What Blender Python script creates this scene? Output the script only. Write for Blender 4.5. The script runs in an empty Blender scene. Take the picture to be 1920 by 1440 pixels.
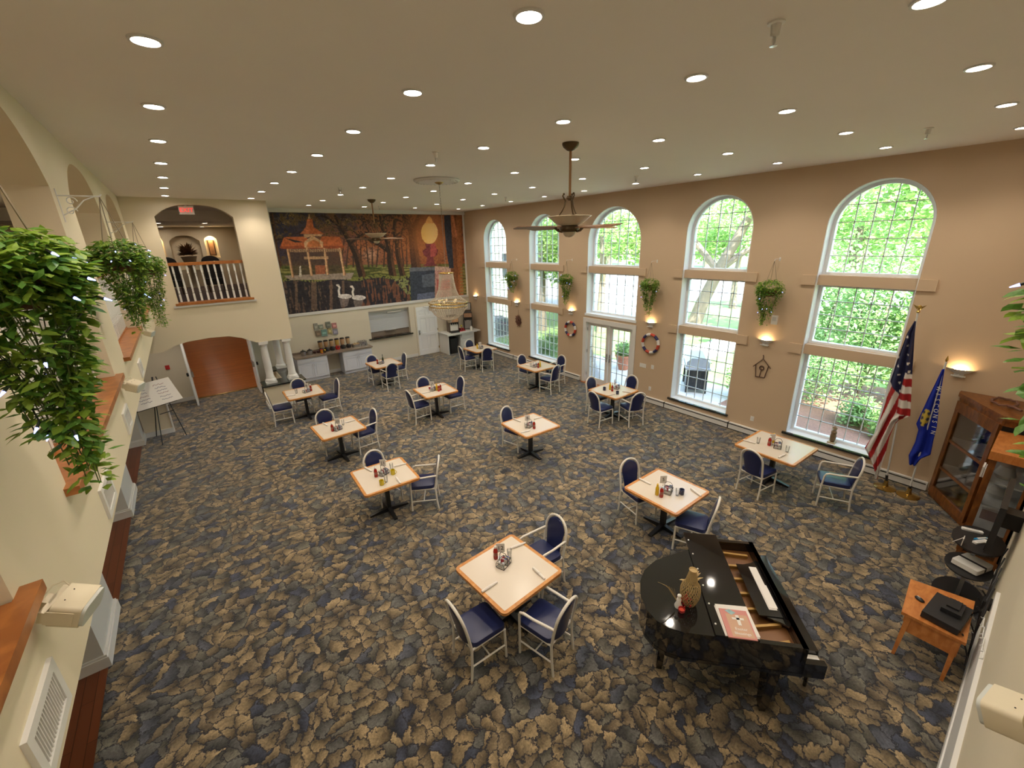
import bpy, bmesh, math, random
import numpy as np
from mathutils import Vector, Matrix
from mathutils.geometry import tessellate_polygon
PI = math.pi
R = math.radians
scene = bpy.context.scene
COL = scene.collection
# ------------------------------------------------------------------ camera
cam_d = bpy.data.cameras.new('camera'); cam = bpy.data.objects.new('camera', cam_d); COL.objects.link(cam)
YAW, PITCH, ROLL, CAM_H = 37.106, 18.821, -1.600, 4.694
cy, sy = math.cos(R(YAW)), math.sin(R(YAW)); cp, sp = math.cos(R(PITCH)), math.sin(R(PITCH))
fwd = Vector((sy*cp, cy*cp, -sp)); rgt = Vector((cy, -sy, 0)); upv = rgt.cross(fwd)
r2 = rgt*math.cos(R(ROLL)) + upv*math.sin(R(ROLL)); u2 = -rgt*math.sin(R(ROLL)) + upv*math.cos(R(ROLL))
M = Matrix((r2, u2, -fwd)).transposed().to_4x4(); M.translation = (0, 0, CAM_H)
cam.matrix_world = M
cam_d.sensor_width = 36; cam_d.lens = 788.84*36/1920; cam_d.clip_start = .03; cam_d.clip_end = 400
scene.camera = cam
# ------------------------------------------------------------------ light, exposure
scene.view_settings.view_transform = 'Standard'; scene.view_settings.look = 'None'
scene.view_settings.gamma = 1; scene.view_settings.use_curve_mapping = False
scene.view_settings.exposure = 1.13
scene.cycles.use_denoising = True
scene.cycles.max_bounces = 7; scene.cycles.diffuse_bounces = 4; scene.cycles.transparent_max_bounces = 24
scene.cycles.sample_clamp_indirect = 6
DOWN_W = 29.0
w = bpy.data.worlds.new('sky'); scene.world = w; w.use_nodes = True
nt = w.node_tree; nt.nodes.clear()
sky = nt.nodes.new('ShaderNodeTexSky'); sky.sky_type = 'NISHITA'; sky.sun_disc = False
sky.sun_elevation = R(52); sky.sun_rotation = R(215); sky.air_density = 1.2; sky.dust_density = 1.5
bg = nt.nodes.new('ShaderNodeBackground'); bg.inputs[1].default_value = .85
wo = nt.nodes.new('ShaderNodeOutputWorld'); nt.links.new(sky.outputs[0], bg.inputs[0]); nt.links.new(bg.outputs[0], wo.inputs[0])
sd = bpy.data.lights.new('sun', 'SUN'); sd.energy = 12; sd.angle = R(.6); sd.color = (1, .96, .88)
sun = bpy.data.objects.new('sun', sd); COL.objects.link(sun)
sun.rotation_euler = Vector((.38, .55, -.78)).to_track_quat('-Z', 'Y').to_euler()
# ------------------------------------------------------------------ room numbers
XL, XR, YN, YF, YB, ZC = -.766, 10.346, -.33, 14.251, 16.793, 5.926
# ------------------------------------------------------------------ materials
def lin(c):
    if isinstance(c, str):
        c = tuple(int(c[i:i+2], 16)/255 for i in (1, 3, 5))
        return tuple(x/12.92 if x <= .04045 else ((x+.055)/1.055)**2.4 for x in c)
    return tuple(c)
MATS = {}
def mat(name, color, rough=.6, metal=0, noise=0, nscale=20, bump=0, bscale=60, spec=.5, emit=0, coat=0, alpha=1, trans=0, sheen=0, emit_col=None):
    if name in MATS: return MATS[name]
    m = bpy.data.materials.new(name); m.use_nodes = True; N = m.node_tree.nodes; L = m.node_tree.links
    b = N['Principled BSDF']; c = lin(color)
    b.inputs['Base Color'].default_value = (*c, 1); b.inputs['Roughness'].default_value = rough
    b.inputs['Metallic'].default_value = metal; b.inputs['Specular IOR Level'].default_value = spec
    b.inputs['Coat Weight'].default_value = coat; b.inputs['Alpha'].default_value = alpha
    b.inputs['Transmission Weight'].default_value = trans; b.inputs['Sheen Weight'].default_value = sheen
    if emit:
        b.inputs['Emission Color'].default_value = (*lin(emit_col or color), 1); b.inputs['Emission Strength'].default_value = emit
    tc = None
    if noise or bump:
        tc = N.new('ShaderNodeTexCoord')
    if noise:
        n = N.new('ShaderNodeTexNoise'); n.inputs['Scale'].default_value = nscale; n.inputs['Detail'].default_value = 4
        L.new(tc.outputs['Object'], n.inputs['Vector'])
        mx = N.new('ShaderNodeMixRGB'); mx.inputs[1].default_value = (*[x*(1-noise) for x in c], 1)
        mx.inputs[2].default_value = (*[min(1, x*(1+noise)) for x in c], 1)
        L.new(n.outputs['Fac'], mx.inputs[0]); L.new(mx.outputs[0], b.inputs['Base Color'])
    if bump:
        n2 = N.new('ShaderNodeTexNoise'); n2.inputs['Scale'].default_value = bscale; n2.inputs['Detail'].default_value = 3
        L.new(tc.outputs['Object'], n2.inputs['Vector'])
        bp = N.new('ShaderNodeBump'); bp.inputs['Strength'].default_value = bump; bp.inputs['Distance'].default_value = .01
        L.new(n2.outputs['Fac'], bp.inputs['Height']); L.new(bp.outputs[0], b.inputs['Normal'])
    MATS[name] = m; return m
def wood(name, c1, c2, rough=.35, scale=(1, 1, 1), rings=6, spec=.5):
    if name in MATS: return MATS[name]
    m = bpy.data.materials.new(name); m.use_nodes = True; N = m.node_tree.nodes; L = m.node_tree.links
    b = N['Principled BSDF']; b.inputs['Roughness'].default_value = rough; b.inputs['Specular IOR Level'].default_value = spec
    tc = N.new('ShaderNodeTexCoord'); mp = N.new('ShaderNodeMapping'); mp.inputs['Scale'].default_value = scale
    L.new(tc.outputs['Object'], mp.inputs[0])
    n = N.new('ShaderNodeTexNoise'); n.inputs['Scale'].default_value = rings; n.inputs['Detail'].default_value = 6; n.inputs['Distortion'].default_value = .6
    L.new(mp.outputs[0], n.inputs['Vector'])
    cr = N.new('ShaderNodeValToRGB'); cr.color_ramp.elements[0].position = .35; cr.color_ramp.elements[1].position = .68
    cr.color_ramp.elements[0].color = (*lin(c1), 1); cr.color_ramp.elements[1].color = (*lin(c2), 1)
    L.new(n.outputs['Fac'], cr.inputs[0]); L.new(cr.outputs[0], b.inputs['Base Color'])
    MATS[name] = m; return m
def attr_mat(name, rough=.7, spec=.3):
    m = bpy.data.materials.new(name); m.use_nodes = True; N = m.node_tree.nodes
    b = N['Principled BSDF']; b.inputs['Roughness'].default_value = rough; b.inputs['Specular IOR Level'].default_value = spec
    a = N.new('ShaderNodeAttribute'); a.attribute_name = 'Col'; m.node_tree.links.new(a.outputs['Color'], b.inputs['Base Color'])
    MATS[name] = m; return m
def carpet_mat():
    m = bpy.data.materials.new('leaf_carpet'); m.use_nodes = True; N = m.node_tree.nodes; L = m.node_tree.links
    b = N['Principled BSDF']; b.inputs['Roughness'].default_value = .85; b.inputs['Specular IOR Level'].default_value = .25
    b.inputs['Sheen Weight'].default_value = .3; b.inputs['Sheen Roughness'].default_value = .5
    tc = N.new('ShaderNodeTexCoord')
    def noise(scale, detail=3):
        n = N.new('ShaderNodeTexNoise'); n.inputs['Scale'].default_value = scale; n.inputs['Detail'].default_value = detail
        L.new(tc.outputs['Object'], n.inputs['Vector']); return n
    def vmath(op, a, bb):
        v = N.new('ShaderNodeVectorMath'); v.operation = op
        for i, x in enumerate((a, bb)):
            if isinstance(x, tuple): v.inputs[i].default_value = x
            else: L.new(x, v.inputs[i])
        return v.outputs[0]
    def math_(op, a, bb):
        v = N.new('ShaderNodeMath'); v.operation = op
        for i, x in enumerate((a, bb)):
            if isinstance(x, (int, float)): v.inputs[i].default_value = x
            else: L.new(x, v.inputs[i])
        return v.outputs[0]
    warp = vmath('ADD', vmath('MULTIPLY', vmath('SUBTRACT', noise(13).outputs['Color'], (.5, .5, .5)), (.13, .13, 0)), vmath('MULTIPLY', vmath('SUBTRACT', noise(42, 2).outputs['Color'], (.5, .5, .5)), (.06, .06, 0)))
    big = vmath('MULTIPLY', vmath('SUBTRACT', noise(2.2, 1).outputs['Color'], (.5, .5, .5)), (.35, .35, 0))
    p = vmath('ADD', vmath('ADD', tc.outputs['Object'], warp), big)
    def vor(feature, scale, rnd=.95):
        v = N.new('ShaderNodeTexVoronoi'); v.feature = feature; v.inputs['Scale'].default_value = scale; v.inputs['Randomness'].default_value = rnd
        v.voronoi_dimensions = '2D'; L.new(p, v.inputs['Vector']); return v
    VS = 7.4
    v1 = vor('F1', VS); ve = vor('DISTANCE_TO_EDGE', VS); v2 = vor('DISTANCE_TO_EDGE', 19)
    sep = N.new('ShaderNodeSeparateColor'); L.new(v1.outputs['Color'], sep.inputs[0])
    cr = N.new('ShaderNodeValToRGB'); cr.color_ramp.interpolation = 'CONSTANT'
    cols = [(0, (.225, .165, .09)), (.24, (.15, .112, .066)), (.42, (.11, .10, .076)), (.56, (.20, .148, .082)), (.74, (.085, .083, .075)), (.85, (.06, .064, .078)), (.94, (.04, .045, .068))]
    e = cr.color_ramp.elements
    while len(e) > 1: e.remove(e[-1])
    e[0].position = 0; e[0].color = (*cols[0][1], 1)
    for ps, c in cols[1:]:
        k = e.new(ps); k.color = (*c, 1)
    L.new(sep.outputs[0], cr.inputs[0])
    fine = noise(38, 4)
    shade = math_('ADD', math_('MULTIPLY', fine.outputs['Fac'], .9), .5)
    loc_ = vmath('MULTIPLY', vmath('SUBTRACT', p, v1.outputs['Position']), (VS, VS, 0))
    sepd = N.new('ShaderNodeSeparateXYZ'); L.new(loc_, sepd.inputs[0])
    ang = math_('MULTIPLY', sep.outputs[1], 6.283)
    dt = math_('ADD', math_('MULTIPLY', sepd.outputs[0], math_('COSINE', ang, 0)), math_('MULTIPLY', sepd.outputs[1], math_('SINE', ang, 0)))
    gq = math_('MULTIPLY_ADD', dt, 1.15); gq.node.inputs[2].default_value = .95       # each woven leaf runs from a pale tip to a dark stem
    rib = math_('MULTIPLY_ADD', math_('SINE', math_('MULTIPLY', math_('SUBTRACT', math_('MULTIPLY', sepd.outputs[1], math_('COSINE', ang, 0)), math_('MULTIPLY', sepd.outputs[0], math_('SINE', ang, 0))), 24), 0), .14); rib.node.inputs[2].default_value = 1
    grad = math_('MAXIMUM', math_('MULTIPLY', gq, rib), .25)
    sc = N.new('ShaderNodeMixRGB'); sc.blend_type = 'MULTIPLY'; sc.inputs[0].default_value = 1
    L.new(cr.outputs[0], sc.inputs[1])
    mm = math_('MULTIPLY', shade, grad); L.new(mm, sc.inputs[2])
    r1 = N.new('ShaderNodeMapRange'); r1.inputs[1].default_value = .02; r1.inputs[2].default_value = .10; L.new(ve.outputs['Distance'], r1.inputs[0])
    r3 = N.new('ShaderNodeMapRange'); r3.inputs[1].default_value = 0; r3.inputs[2].default_value = .035; r3.inputs[3].default_value = .45; L.new(v2.outputs['Distance'], r3.inputs[0])
    k = math_('MULTIPLY', r1.outputs[0], r3.outputs[0])
    mx = N.new('ShaderNodeMixRGB'); mx.inputs[1].default_value = (.016, .016, .022, 1); L.new(k, mx.inputs[0]); L.new(sc.outputs[0], mx.inputs[2])
    L.new(mx.outputs[0], b.inputs['Base Color'])
    bp = N.new('ShaderNodeBump'); bp.inputs['Strength'].default_value = .35; bp.inputs['Distance'].default_value = .01; L.new(k, bp.inputs['Height']); L.new(bp.outputs[0], b.inputs['Normal'])
    MATS['carpet'] = m; return m
def plank_mat(name, c1, c2, rough=.22, ang=0):
    m = bpy.data.materials.new(name); m.use_nodes = True; N = m.node_tree.nodes; L = m.node_tree.links
    b = N['Principled BSDF']; b.inputs['Roughness'].default_value = rough
    tc = N.new('ShaderNodeTexCoord'); mp = N.new('ShaderNodeMapping'); mp.inputs['Rotation'].default_value = (0, 0, ang); L.new(tc.outputs['Object'], mp.inputs[0])
    br = N.new('ShaderNodeTexBrick'); br.inputs['Scale'].default_value = 1; br.inputs['Brick Width'].default_value = 1.1; br.inputs['Row Height'].default_value = .11
    br.inputs['Mortar Size'].default_value = .003; br.inputs['Color1'].default_value = (*lin(c1), 1); br.inputs['Color2'].default_value = (*lin(c2), 1)
    br.inputs['Mortar'].default_value = (*[x*.3 for x in lin(c1)], 1); L.new(mp.outputs[0], br.inputs['Vector'])
    L.new(br.outputs['Color'], b.inputs['Base Color']); MATS[name] = m; return m
def glass_mat(name, tint=(1, 1, 1), gloss=.06):
    m = bpy.data.materials.new(name); m.use_nodes = True; N = m.node_tree.nodes; L = m.node_tree.links
    N.remove(N['Principled BSDF']); t = N.new('ShaderNodeBsdfTransparent'); t.inputs[0].default_value = (*tint, 1)
    g = N.new('ShaderNodeBsdfGlossy'); g.inputs['Roughness'].default_value = .02
    fr = N.new('ShaderNodeFresnel'); fr.inputs['IOR'].default_value = 1.45; mx = N.new('ShaderNodeMixShader')
    ml = N.new('ShaderNodeMath'); ml.operation = 'MULTIPLY_ADD'; ml.inputs[1].default_value = .7; ml.inputs[2].default_value = gloss*.2; L.new(fr.outputs[0], ml.inputs[0])
    L.new(ml.outputs[0], mx.inputs[0]); L.new(t.outputs[0], mx.inputs[1]); L.new(g.outputs[0], mx.inputs[2]); L.new(mx.outputs[0], N['Material Output'].inputs[0])
    MATS[name] = m; return m
def leaf_mat(name, c, trans=.35):
    m = bpy.data.materials.new(name); m.use_nodes = True; N = m.node_tree.nodes; L = m.node_tree.links
    b = N['Principled BSDF']; b.inputs['Roughness'].default_value = .45
    tc = N.new('ShaderNodeTexCoord'); n = N.new('ShaderNodeTexNoise'); n.inputs['Scale'].default_value = 7; L.new(tc.outputs['Object'], n.inputs['Vector'])
    c = lin(c); mx = N.new('ShaderNodeMixRGB'); mx.inputs[1].default_value = (*[x*.45 for x in c], 1); mx.inputs[2].default_value = (*[min(1, x*1.5) for x in c], 1)
    L.new(n.outputs['Fac'], mx.inputs[0]); L.new(mx.outputs[0], b.inputs['Base Color'])
    t = N.new('ShaderNodeBsdfTranslucent'); L.new(mx.outputs[0], t.inputs[0]); ms = N.new('ShaderNodeMixShader'); ms.inputs[0].default_value = trans
    L.new(b.outputs[0], ms.inputs[1]); L.new(t.outputs[0], ms.inputs[2]); L.new(ms.outputs[0], N['Material Output'].inputs[0]); MATS[name] = m; return m
carpet_mat()
plank_mat('hall_planks', '#8a4d22', '#a9652f', .28, 0); plank_mat('corridor_planks', '#5d2f18', '#6d3a1f', .3, PI/2)
glass_mat('window_glass', (.97, .985, .98)); glass_mat('clear_glass', (.94, .95, .96), .1)
leaf_mat('ivy_leaf', '#8aa83c', .35); leaf_mat('ivy_leaf_dark', '#5d8a34', .3); leaf_mat('tree_leaf', '#92b567', .45); leaf_mat('shrub_leaf', '#86ab6c', .4)
mat('cream_wall', (.72, .63, .47), .8, noise=.02, nscale=1.5, bump=.05, bscale=90)
mat('far_wall', (.68, .62, .50), .8, noise=.02, nscale=1.5)
mat('backlit_wall', (.56, .42, .285), .8, noise=.02, nscale=1.5, bump=.05, bscale=90)  # cream paint darkened to tan; the backlight is put into the colour
mat('ceiling_paint', (.86, .80, .735), .9, noise=.015, nscale=2)
mat('white_trim', (.70, .69, .67), .45); mat('window_white', (.82, .85, .88), .4); mat('muntin_grey', (.55, .58, .58), .4)
mat('ivory_metal', (.70, .66, .59), .35); mat('navy_vinyl', (.012, .018, .075), .28, bump=.05, bscale=200)
mat('laminate', (.66, .58, .48), .22, noise=.02, nscale=3, spec=.6); wood('oak_edge', '#b5763a', '#cf9350', .3, (3, 3, 3), 5)
mat('black_metal', (.012, .012, .013), .35); mat('black_gloss', (.006, .006, .007), .04, spec=.8, coat=.6); mat('black_plastic', (.015, .015, .017), .4)
mat('brass', (.55, .38, .12), .25, 1); mat('steel', (.55, .55, .56), .28, 1); mat('bronze', (.10, .065, .03), .4, .6)
mat('granite_dark', (.018, .022, .02), .08, noise=.8, nscale=60, spec=.7); mat('granite_brown', (.24, .19, .15), .2, noise=.5, nscale=45)
wood('oak_sill', '#8f5426', '#b47238', .3, (2, 2, 2), 4); wood('cabinet_wood', '#5e3413', '#84501f', .3, (4, 4, 1), 5); wood('small_table_wood', '#b06a32', '#c98549', .35, (2, 5, 2), 4)
mat('paper', (.70, .66, .62), .7); mat('white_plastic', (.78, .76, .72), .4); mat('beige_plastic', (.66, .58, .42), .5); mat('ketchup', (.35, .02, .012), .2); mat('mustard', (.70, .45, .015), .3)
mat('red_plastic', (.45, .02, .02), .35); mat('yellow_ceramic', (.62, .48, .02), .25); mat('navy_ceramic', (.03, .035, .09), .3); mat('terracotta', (.42, .16, .09), .7)
mat('cloth_napkin', (.74, .69, .64), .8); mat('dark_wood', (.06, .035, .02), .35); mat('grey_white', (.60, .60, .58), .5)
# ------------------------------------------------------------------ mesh helpers
class MB:
    def __init__(s): s.v = []; s.f = []
    def add(s, V, F):
        k = len(s.v); s.v += [tuple(x) for x in V]; s.f += [tuple(i+k for i in f) for f in F]; return s
    def box(s, x0, y0, z0, x1, y1, z1):
        x0, x1 = sorted((x0, x1)); y0, y1 = sorted((y0, y1)); z0, z1 = sorted((z0, z1))
        return s.add([(x0,y0,z0),(x1,y0,z0),(x1,y1,z0),(x0,y1,z0),(x0,y0,z1),(x1,y0,z1),(x1,y1,z1),(x0,y1,z1)],
                     [(3,2,1,0),(4,5,6,7),(0,1,5,4),(1,2,6,5),(2,3,7,6),(3,0,4,7)])
    def cbox(s, c, d): return s.box(c[0]-d[0]/2, c[1]-d[1]/2, c[2]-d[2]/2, c[0]+d[0]/2, c[1]+d[1]/2, c[2]+d[2]/2)
    def tube(s, pts, r, n=8, caps=True, closed=False):
        pts = [Vector(p) for p in pts]; m = len(pts); rings = []
        rr = r if isinstance(r, (list, tuple)) else [r]*m
        ref = None
        for i, p in enumerate(pts):
            if closed: d = pts[(i+1) % m]-pts[i-1]
            else: d = pts[min(i+1, m-1)]-pts[max(i-1, 0)]
            d = d.normalized() if d.length > 1e-9 else Vector((0, 0, 1))
            if ref is None:
                ref = Vector((0, 0, 1)) if abs(d.z) < .9 else Vector((1, 0, 0))
            a = d.cross(ref)
            if a.length < 1e-4: a = d.cross(Vector((0, 1, 0)))
            a.normalize(); b = d.cross(a).normalized(); ref = -b if b.length else ref
            ref = a.cross(d)
            rings.append([p+(a*math.cos(2*PI*j/n)+b*math.sin(2*PI*j/n))*rr[i] for j in range(n)])
        V = [v for rg in rings for v in rg]; F = []
        for i in range(m if closed else m-1):
            i2 = (i+1) % m
            for j in range(n):
                j2 = (j+1) % n; F.append((i*n+j, i*n+j2, i2*n+j2, i2*n+j))
        if caps and not closed: F += [tuple(range(n-1, -1, -1)), tuple((m-1)*n+j for j in range(n))]
        return s.add(V, F)
    def lathe(s, prof, n=16, c=(0, 0, 0)):
        V = []; F = []
        for r, z in prof: V += [(c[0]+r*math.cos(2*PI*j/n), c[1]+r*math.sin(2*PI*j/n), c[2]+z) for j in range(n)]
        for i in range(len(prof)-1):
            for j in range(n):
                j2 = (j+1) % n; F.append((i*n+j, i*n+j2, (i+1)*n+j2, (i+1)*n+j))
        if prof[0][0] > 1e-4: F.append(tuple(range(n-1, -1, -1)))
        if prof[-1][0] > 1e-4: F.append(tuple((len(prof)-1)*n+j for j in range(n)))
        return s.add(V, F)
    def ball(s, c, r, n=8, m=5, sz=(1, 1, 1)):
        k = len(s.v); s.lathe([(r*math.sin(PI*i/m), -r*math.cos(PI*i/m)) for i in range(m+1)], n)
        for i in range(k, len(s.v)):
            v = s.v[i]; s.v[i] = (v[0]*sz[0]+c[0], v[1]*sz[1]+c[1], v[2]*sz[2]+c[2])
        return s
    def prism(s, poly, z0, z1):
        n = len(poly)
        return s.add([(x, y, z0) for x, y in poly]+[(x, y, z1) for x, y in poly],
                     [tuple(range(n-1, -1, -1)), tuple(range(n, 2*n))]+[(i, (i+1) % n, n+(i+1) % n, n+i) for i in range(n)])
    def slab(s, loops, f, d0, d1):
        """flat slab with holes; loops = outer + holes in (u,v); f(u,v,d) -> xyz"""
        tri = tessellate_polygon([[Vector((u, v, 0)) for u, v in L] for L in loops])
        P = [p for L in loops for p in L]; n = len(P)
        V = [f(u, v, d0) for u, v in P]+[f(u, v, d1) for u, v in P]
        F = [tuple(t) for t in tri]+[tuple(n+i for i in reversed(t)) for t in tri]
        k = 0
        for L in loops:
            m = len(L); F += [(k+i, k+(i+1) % m, n+k+(i+1) % m, n+k+i) for i in range(m)]; k += m
        return s.add(V, F)
    def xf(s, m, k=0):
        for i in range(k, len(s.v)): s.v[i] = tuple(m @ Vector(s.v[i]))
        return s
    def mesh(s, name):
        me = bpy.data.meshes.new(name); me.from_pydata(s.v, [], s.f)
        bm = bmesh.new(); bm.from_mesh(me); bmesh.ops.recalc_face_normals(bm, faces=bm.faces); bm.to_mesh(me); bm.free()
        return me
    def build(s, name, m, parent=None, smooth=False, loc=None):
        me = s.mesh(name)
        me.materials.append(MATS[m] if isinstance(m, str) else m)
        if smooth:
            try: me.shade_smooth()
            except Exception: pass
            try: me.set_sharp_from_angle(angle=R(40))
            except Exception: pass
        o = bpy.data.objects.new(name, me); COL.objects.link(o)
        if parent: o.parent = parent
        if loc: o.location = loc
        return o
def tag(o, label=None, cat=None, group=None, kind=None):
    if label: o['label'] = label
    if cat: o['category'] = cat
    if group: o['group'] = group
    if kind: o['kind'] = kind
    return o
def thing(name, loc, label, cat, group=None, rz=0, kind=None):
    o = bpy.data.objects.new(name, None); COL.objects.link(o); o.empty_display_size = .1
    o.location = loc; o.rotation_euler = (0, 0, rz); return tag(o, label, cat, group, kind)
KIDS = {}
def children(o): return [c for c in COL.objects if c.parent == o]
def tree_of(o, allobs=None):
    ch = [c for c in COL.objects if c.parent == o]; return [(c, [g for g in COL.objects if g.parent == c]) for c in ch]
def dup(root, tree, loc, rz=0, label=None, group=None, skip=()):
    r = root.copy(); COL.objects.link(r); r.location = loc; r.rotation_euler = (0, 0, rz)
    if label: r['label'] = label
    if group: r['group'] = group
    for c, gs in tree:
        d = c.copy(); COL.objects.link(d); d.parent = r
        for g in gs:
            h = g.copy(); COL.objects.link(h); h.parent = d
    return r
def clone(o, loc=None, parent=None, rot=None, scale=None):
    d = o.copy(); COL.objects.link(d)
    if parent: d.parent = parent
    if loc is not None: d.location = loc
    if rot is not None: d.rotation_euler = rot
    if scale is not None: d.scale = scale
    return d
def text(body, size, m, name='lettering', parent=None, mtx=None, depth=.001, align='CENTER'):
    cu = bpy.data.curves.new(name, 'FONT'); cu.body = body; cu.size = size; cu.align_x = align; cu.align_y = 'CENTER'; cu.extrude = depth; cu.resolution_u = 3
    t = bpy.data.objects.new(name, cu); COL.objects.link(t)
    dg = bpy.context.evaluated_depsgraph_get(); me = bpy.data.meshes.new_from_object(t.evaluated_get(dg))
    bpy.data.objects.remove(t); me.materials.clear(); me.materials.append(MATS[m])
    o = bpy.data.objects.new(name, me); COL.objects.link(o)
    if mtx is not None: me.transform(mtx)
    if parent: o.parent = parent
    return o
def rrect(w, d, r, n=5):
    P = []
    for cx, cy_, a0 in ((w/2-r, d/2-r, 0), (-w/2+r, d/2-r, 90), (-w/2+r, -d/2+r, 180), (w/2-r, -d/2+r, 270)):
        P += [(cx+r*math.cos(R(a0+90*i/n)), cy_+r*math.sin(R(a0+90*i/n))) for i in range(n+1)]
    return P
def arch(u0, u1, v0, vs, vt, n=18, power=2.0):
    """closed loop: jambs from v0 up to springing vs, curved head up to vt"""
    c, h = (u0+u1)/2, (u1-u0)/2; P = [(u0, v0), (u1, v0), (u1, vs)]
    for i in range(1, n):
        if power == 2.0:
            a = PI*i/n; P.append((c+h*math.cos(a), vs+(vt-vs)*math.sin(a)))
        else:
            t = 1-2*i/n; P.append((c+h*t, vs+(vt-vs)*(1-abs(t)**power)))
    return P+[(u0, vs)]
def struct(o, label, cat): return tag(o, label, cat, None, 'structure')
# ------------------------------------------------------------------ floors, ceiling
o = MB().box(-1.68, YN-.3, -.1, XR+.42, YB+.06, 0).build('floor', 'carpet'); struct(o, 'leaf patterned carpet in brown and navy covering the dining hall', 'floor')
o = MB().box(-3.7, YN-.3, -.1, -1.68, YB+.06, -.002).build('floor_corridor', 'corridor_planks'); struct(o, 'dark brown plank floor running under the left balcony', 'floor')
o = MB().box(-1.6, YB+.06, -.1, 2.6, 31, .0).build('floor_hall', 'hall_planks'); struct(o, 'glossy orange brown plank floor of the hall behind the double doors', 'floor')
o = MB().box(-3.8, YN-.6, ZC, XR+.5, YB+.3, ZC+.15).build('ceiling', 'ceiling_paint'); struct(o, 'flat taupe ceiling dotted with round recessed lights', 'ceiling')
# ------------------------------------------------------------------ right wall with tall arched windows
WINS = [(13.80, 15.36, 4.74, 5.50), (10.84, 12.42, 4.76, 5.53), (7.57, 9.54, 4.58, 5.55), (4.62, 6.22, 4.79, 5.57), (1.66, 3.23, 4.80, 5.575)]
SILL, B1, B2 = .33, (2.20, 2.41), (3.66, 3.86)
fR = lambda u, v, d: (XR+d, u, v)
holes = []
for i, (a, b, s, t) in enumerate(WINS):
    holes.append(arch(a, b, 2.36 if i == 2 else SILL, s, t, 24))
holes.append([(7.62, 0), (9.52, 0), (9.52, 2.12), (7.62, 2.12)])
h_door = holes.pop()
outer = [(YN-.3, 0), (7.62, 0), (7.62, 2.12), (9.52, 2.12), (9.52, 0), (YB+.1, 0), (YB+.1, ZC), (YN-.3, ZC)]
wr = MB().slab([outer]+holes, fR, 0, .42).build('wall_right', 'backlit_wall'); struct(wr, 'cream wall coloured tan for its backlight, with five tall arched windows and glass doors', 'wall')
def inset_arch(a, b, v0, s, t, d, v_in=None): return arch(a+d, b-d, v0+(d if v_in is None else v_in), s, t-d, 24)
def arch_top(y, a, b, s, t):
    c, h = (a+b)/2, (b-a)/2; q = max(0, 1-((y-c)/h)**2); return s+(t-s)*math.sqrt(q)
GX = .30
def bars(par, a, b, z0, z1, nc, nr, head=None):
    for i in range(1, nc):
        y = a+(b-a)*i/nc; zt = z1 if head is None else arch_top(y, *head)
        MB().box(XR+GX-.012, y-.008, z0, XR+GX+.012, y+.008, zt).build('muntin', 'muntin_grey', par)
    for j in range(1, nr):
        z = z0+(z1-z0)*j/nr
        y0, y1 = a, b
        if head is not None and z > head[2]:
            c, h = (head[0]+head[1])/2, (head[1]-head[0])/2; q = 1-((z-head[2])/(head[3]-head[2]))**2
            if q <= .03: continue
            y0, y1 = c-h*math.sqrt(q), c+h*math.sqrt(q)
        MB().box(XR+GX-.012, y0, z-.008, XR+GX+.012, y1, z+.008).build('muntin', 'muntin_grey', par)
places = ['behind the drinks counter, looking out on the grey cooling unit', 'between the brown wreath and the small life ring', 'above the glass double doors', 'between the life ring and the birdhouse, behind the grill', 'beside the two flags, full of green shrubs']
for i, (a, b, s, t) in enumerate(WINS):
    wn = thing('window_%d' % (i+1), (0, 0, 0), 'tall white arched window '+places[i], 'window', None, 0, 'structure')
    v0 = 2.36 if i == 2 else SILL
    MB().slab([arch(a+.003, b-.003, v0+.003, s, t-.003, 24), inset_arch(a, b, v0, s, t, .018)], fR, .004, .40).build('jamb_liner', 'window_white', wn)
    secs = [] if i == 2 else [(v0+.02, B1[0], 6, 6, None)]
    secs += [((2.38 if i == 2 else B1[1]), B2[0], 6 if i == 2 else 5, 4, None), (B2[1], t, 6 if i == 2 else 5, 5, 1)]
    for z0, z1, nc, nr, hd in secs:
        if hd is None:
            ol = [(a+.018, z0), (b-.018, z0), (b-.018, z1), (a+.018, z1)]; il = [(a+.075, z0+.05), (b-.075, z0+.05), (b-.075, z1-.05), (a+.075, z1-.05)]
            head = None
        else:
            ol = arch(a+.018, b-.018, z0, s, t-.018, 24); il = arch(a+.08, b-.08, z0+.05, s, t-.08, 24); head = (a+.08, b-.08, s, t-.08)
        MB().slab([ol, il], fR, GX-.06, GX+.05).build('sash_frame', 'window_white', wn)
        MB().slab([il], fR, GX-.004, GX+.004).build('pane', 'window_glass', wn)
        bars(wn, il[0][0], il[1][0], z0+.05, (z1-.05 if hd is None else t-.08), nc, nr, head)
    for (z0, z1) in ((B2,) if i == 2 else (B1, B2)):
        MB().box(XR+.06, a+.004, z0, XR+.36, b-.004, z1).build('transom_band', 'backlit_wall', wr)
        for y0, y1 in ((a-.25, a), (b, b+.25)):
            MB().box(XR-.035, y0, z0+.0, XR+.002, y1, z1).build('wall_cap', 'backlit_wall', wr)
    if i != 2:
        MB().box(XR-.05, a-.06, SILL-.035, XR+.28, b+.06, SILL+.012).build('window_sill', 'granite_dark', wn)
    else:
        MB().box(XR-.02, a-.03, 2.30, XR+.28, b+.03, 2.375).build('window_sill', 'window_white', wn)
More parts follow.
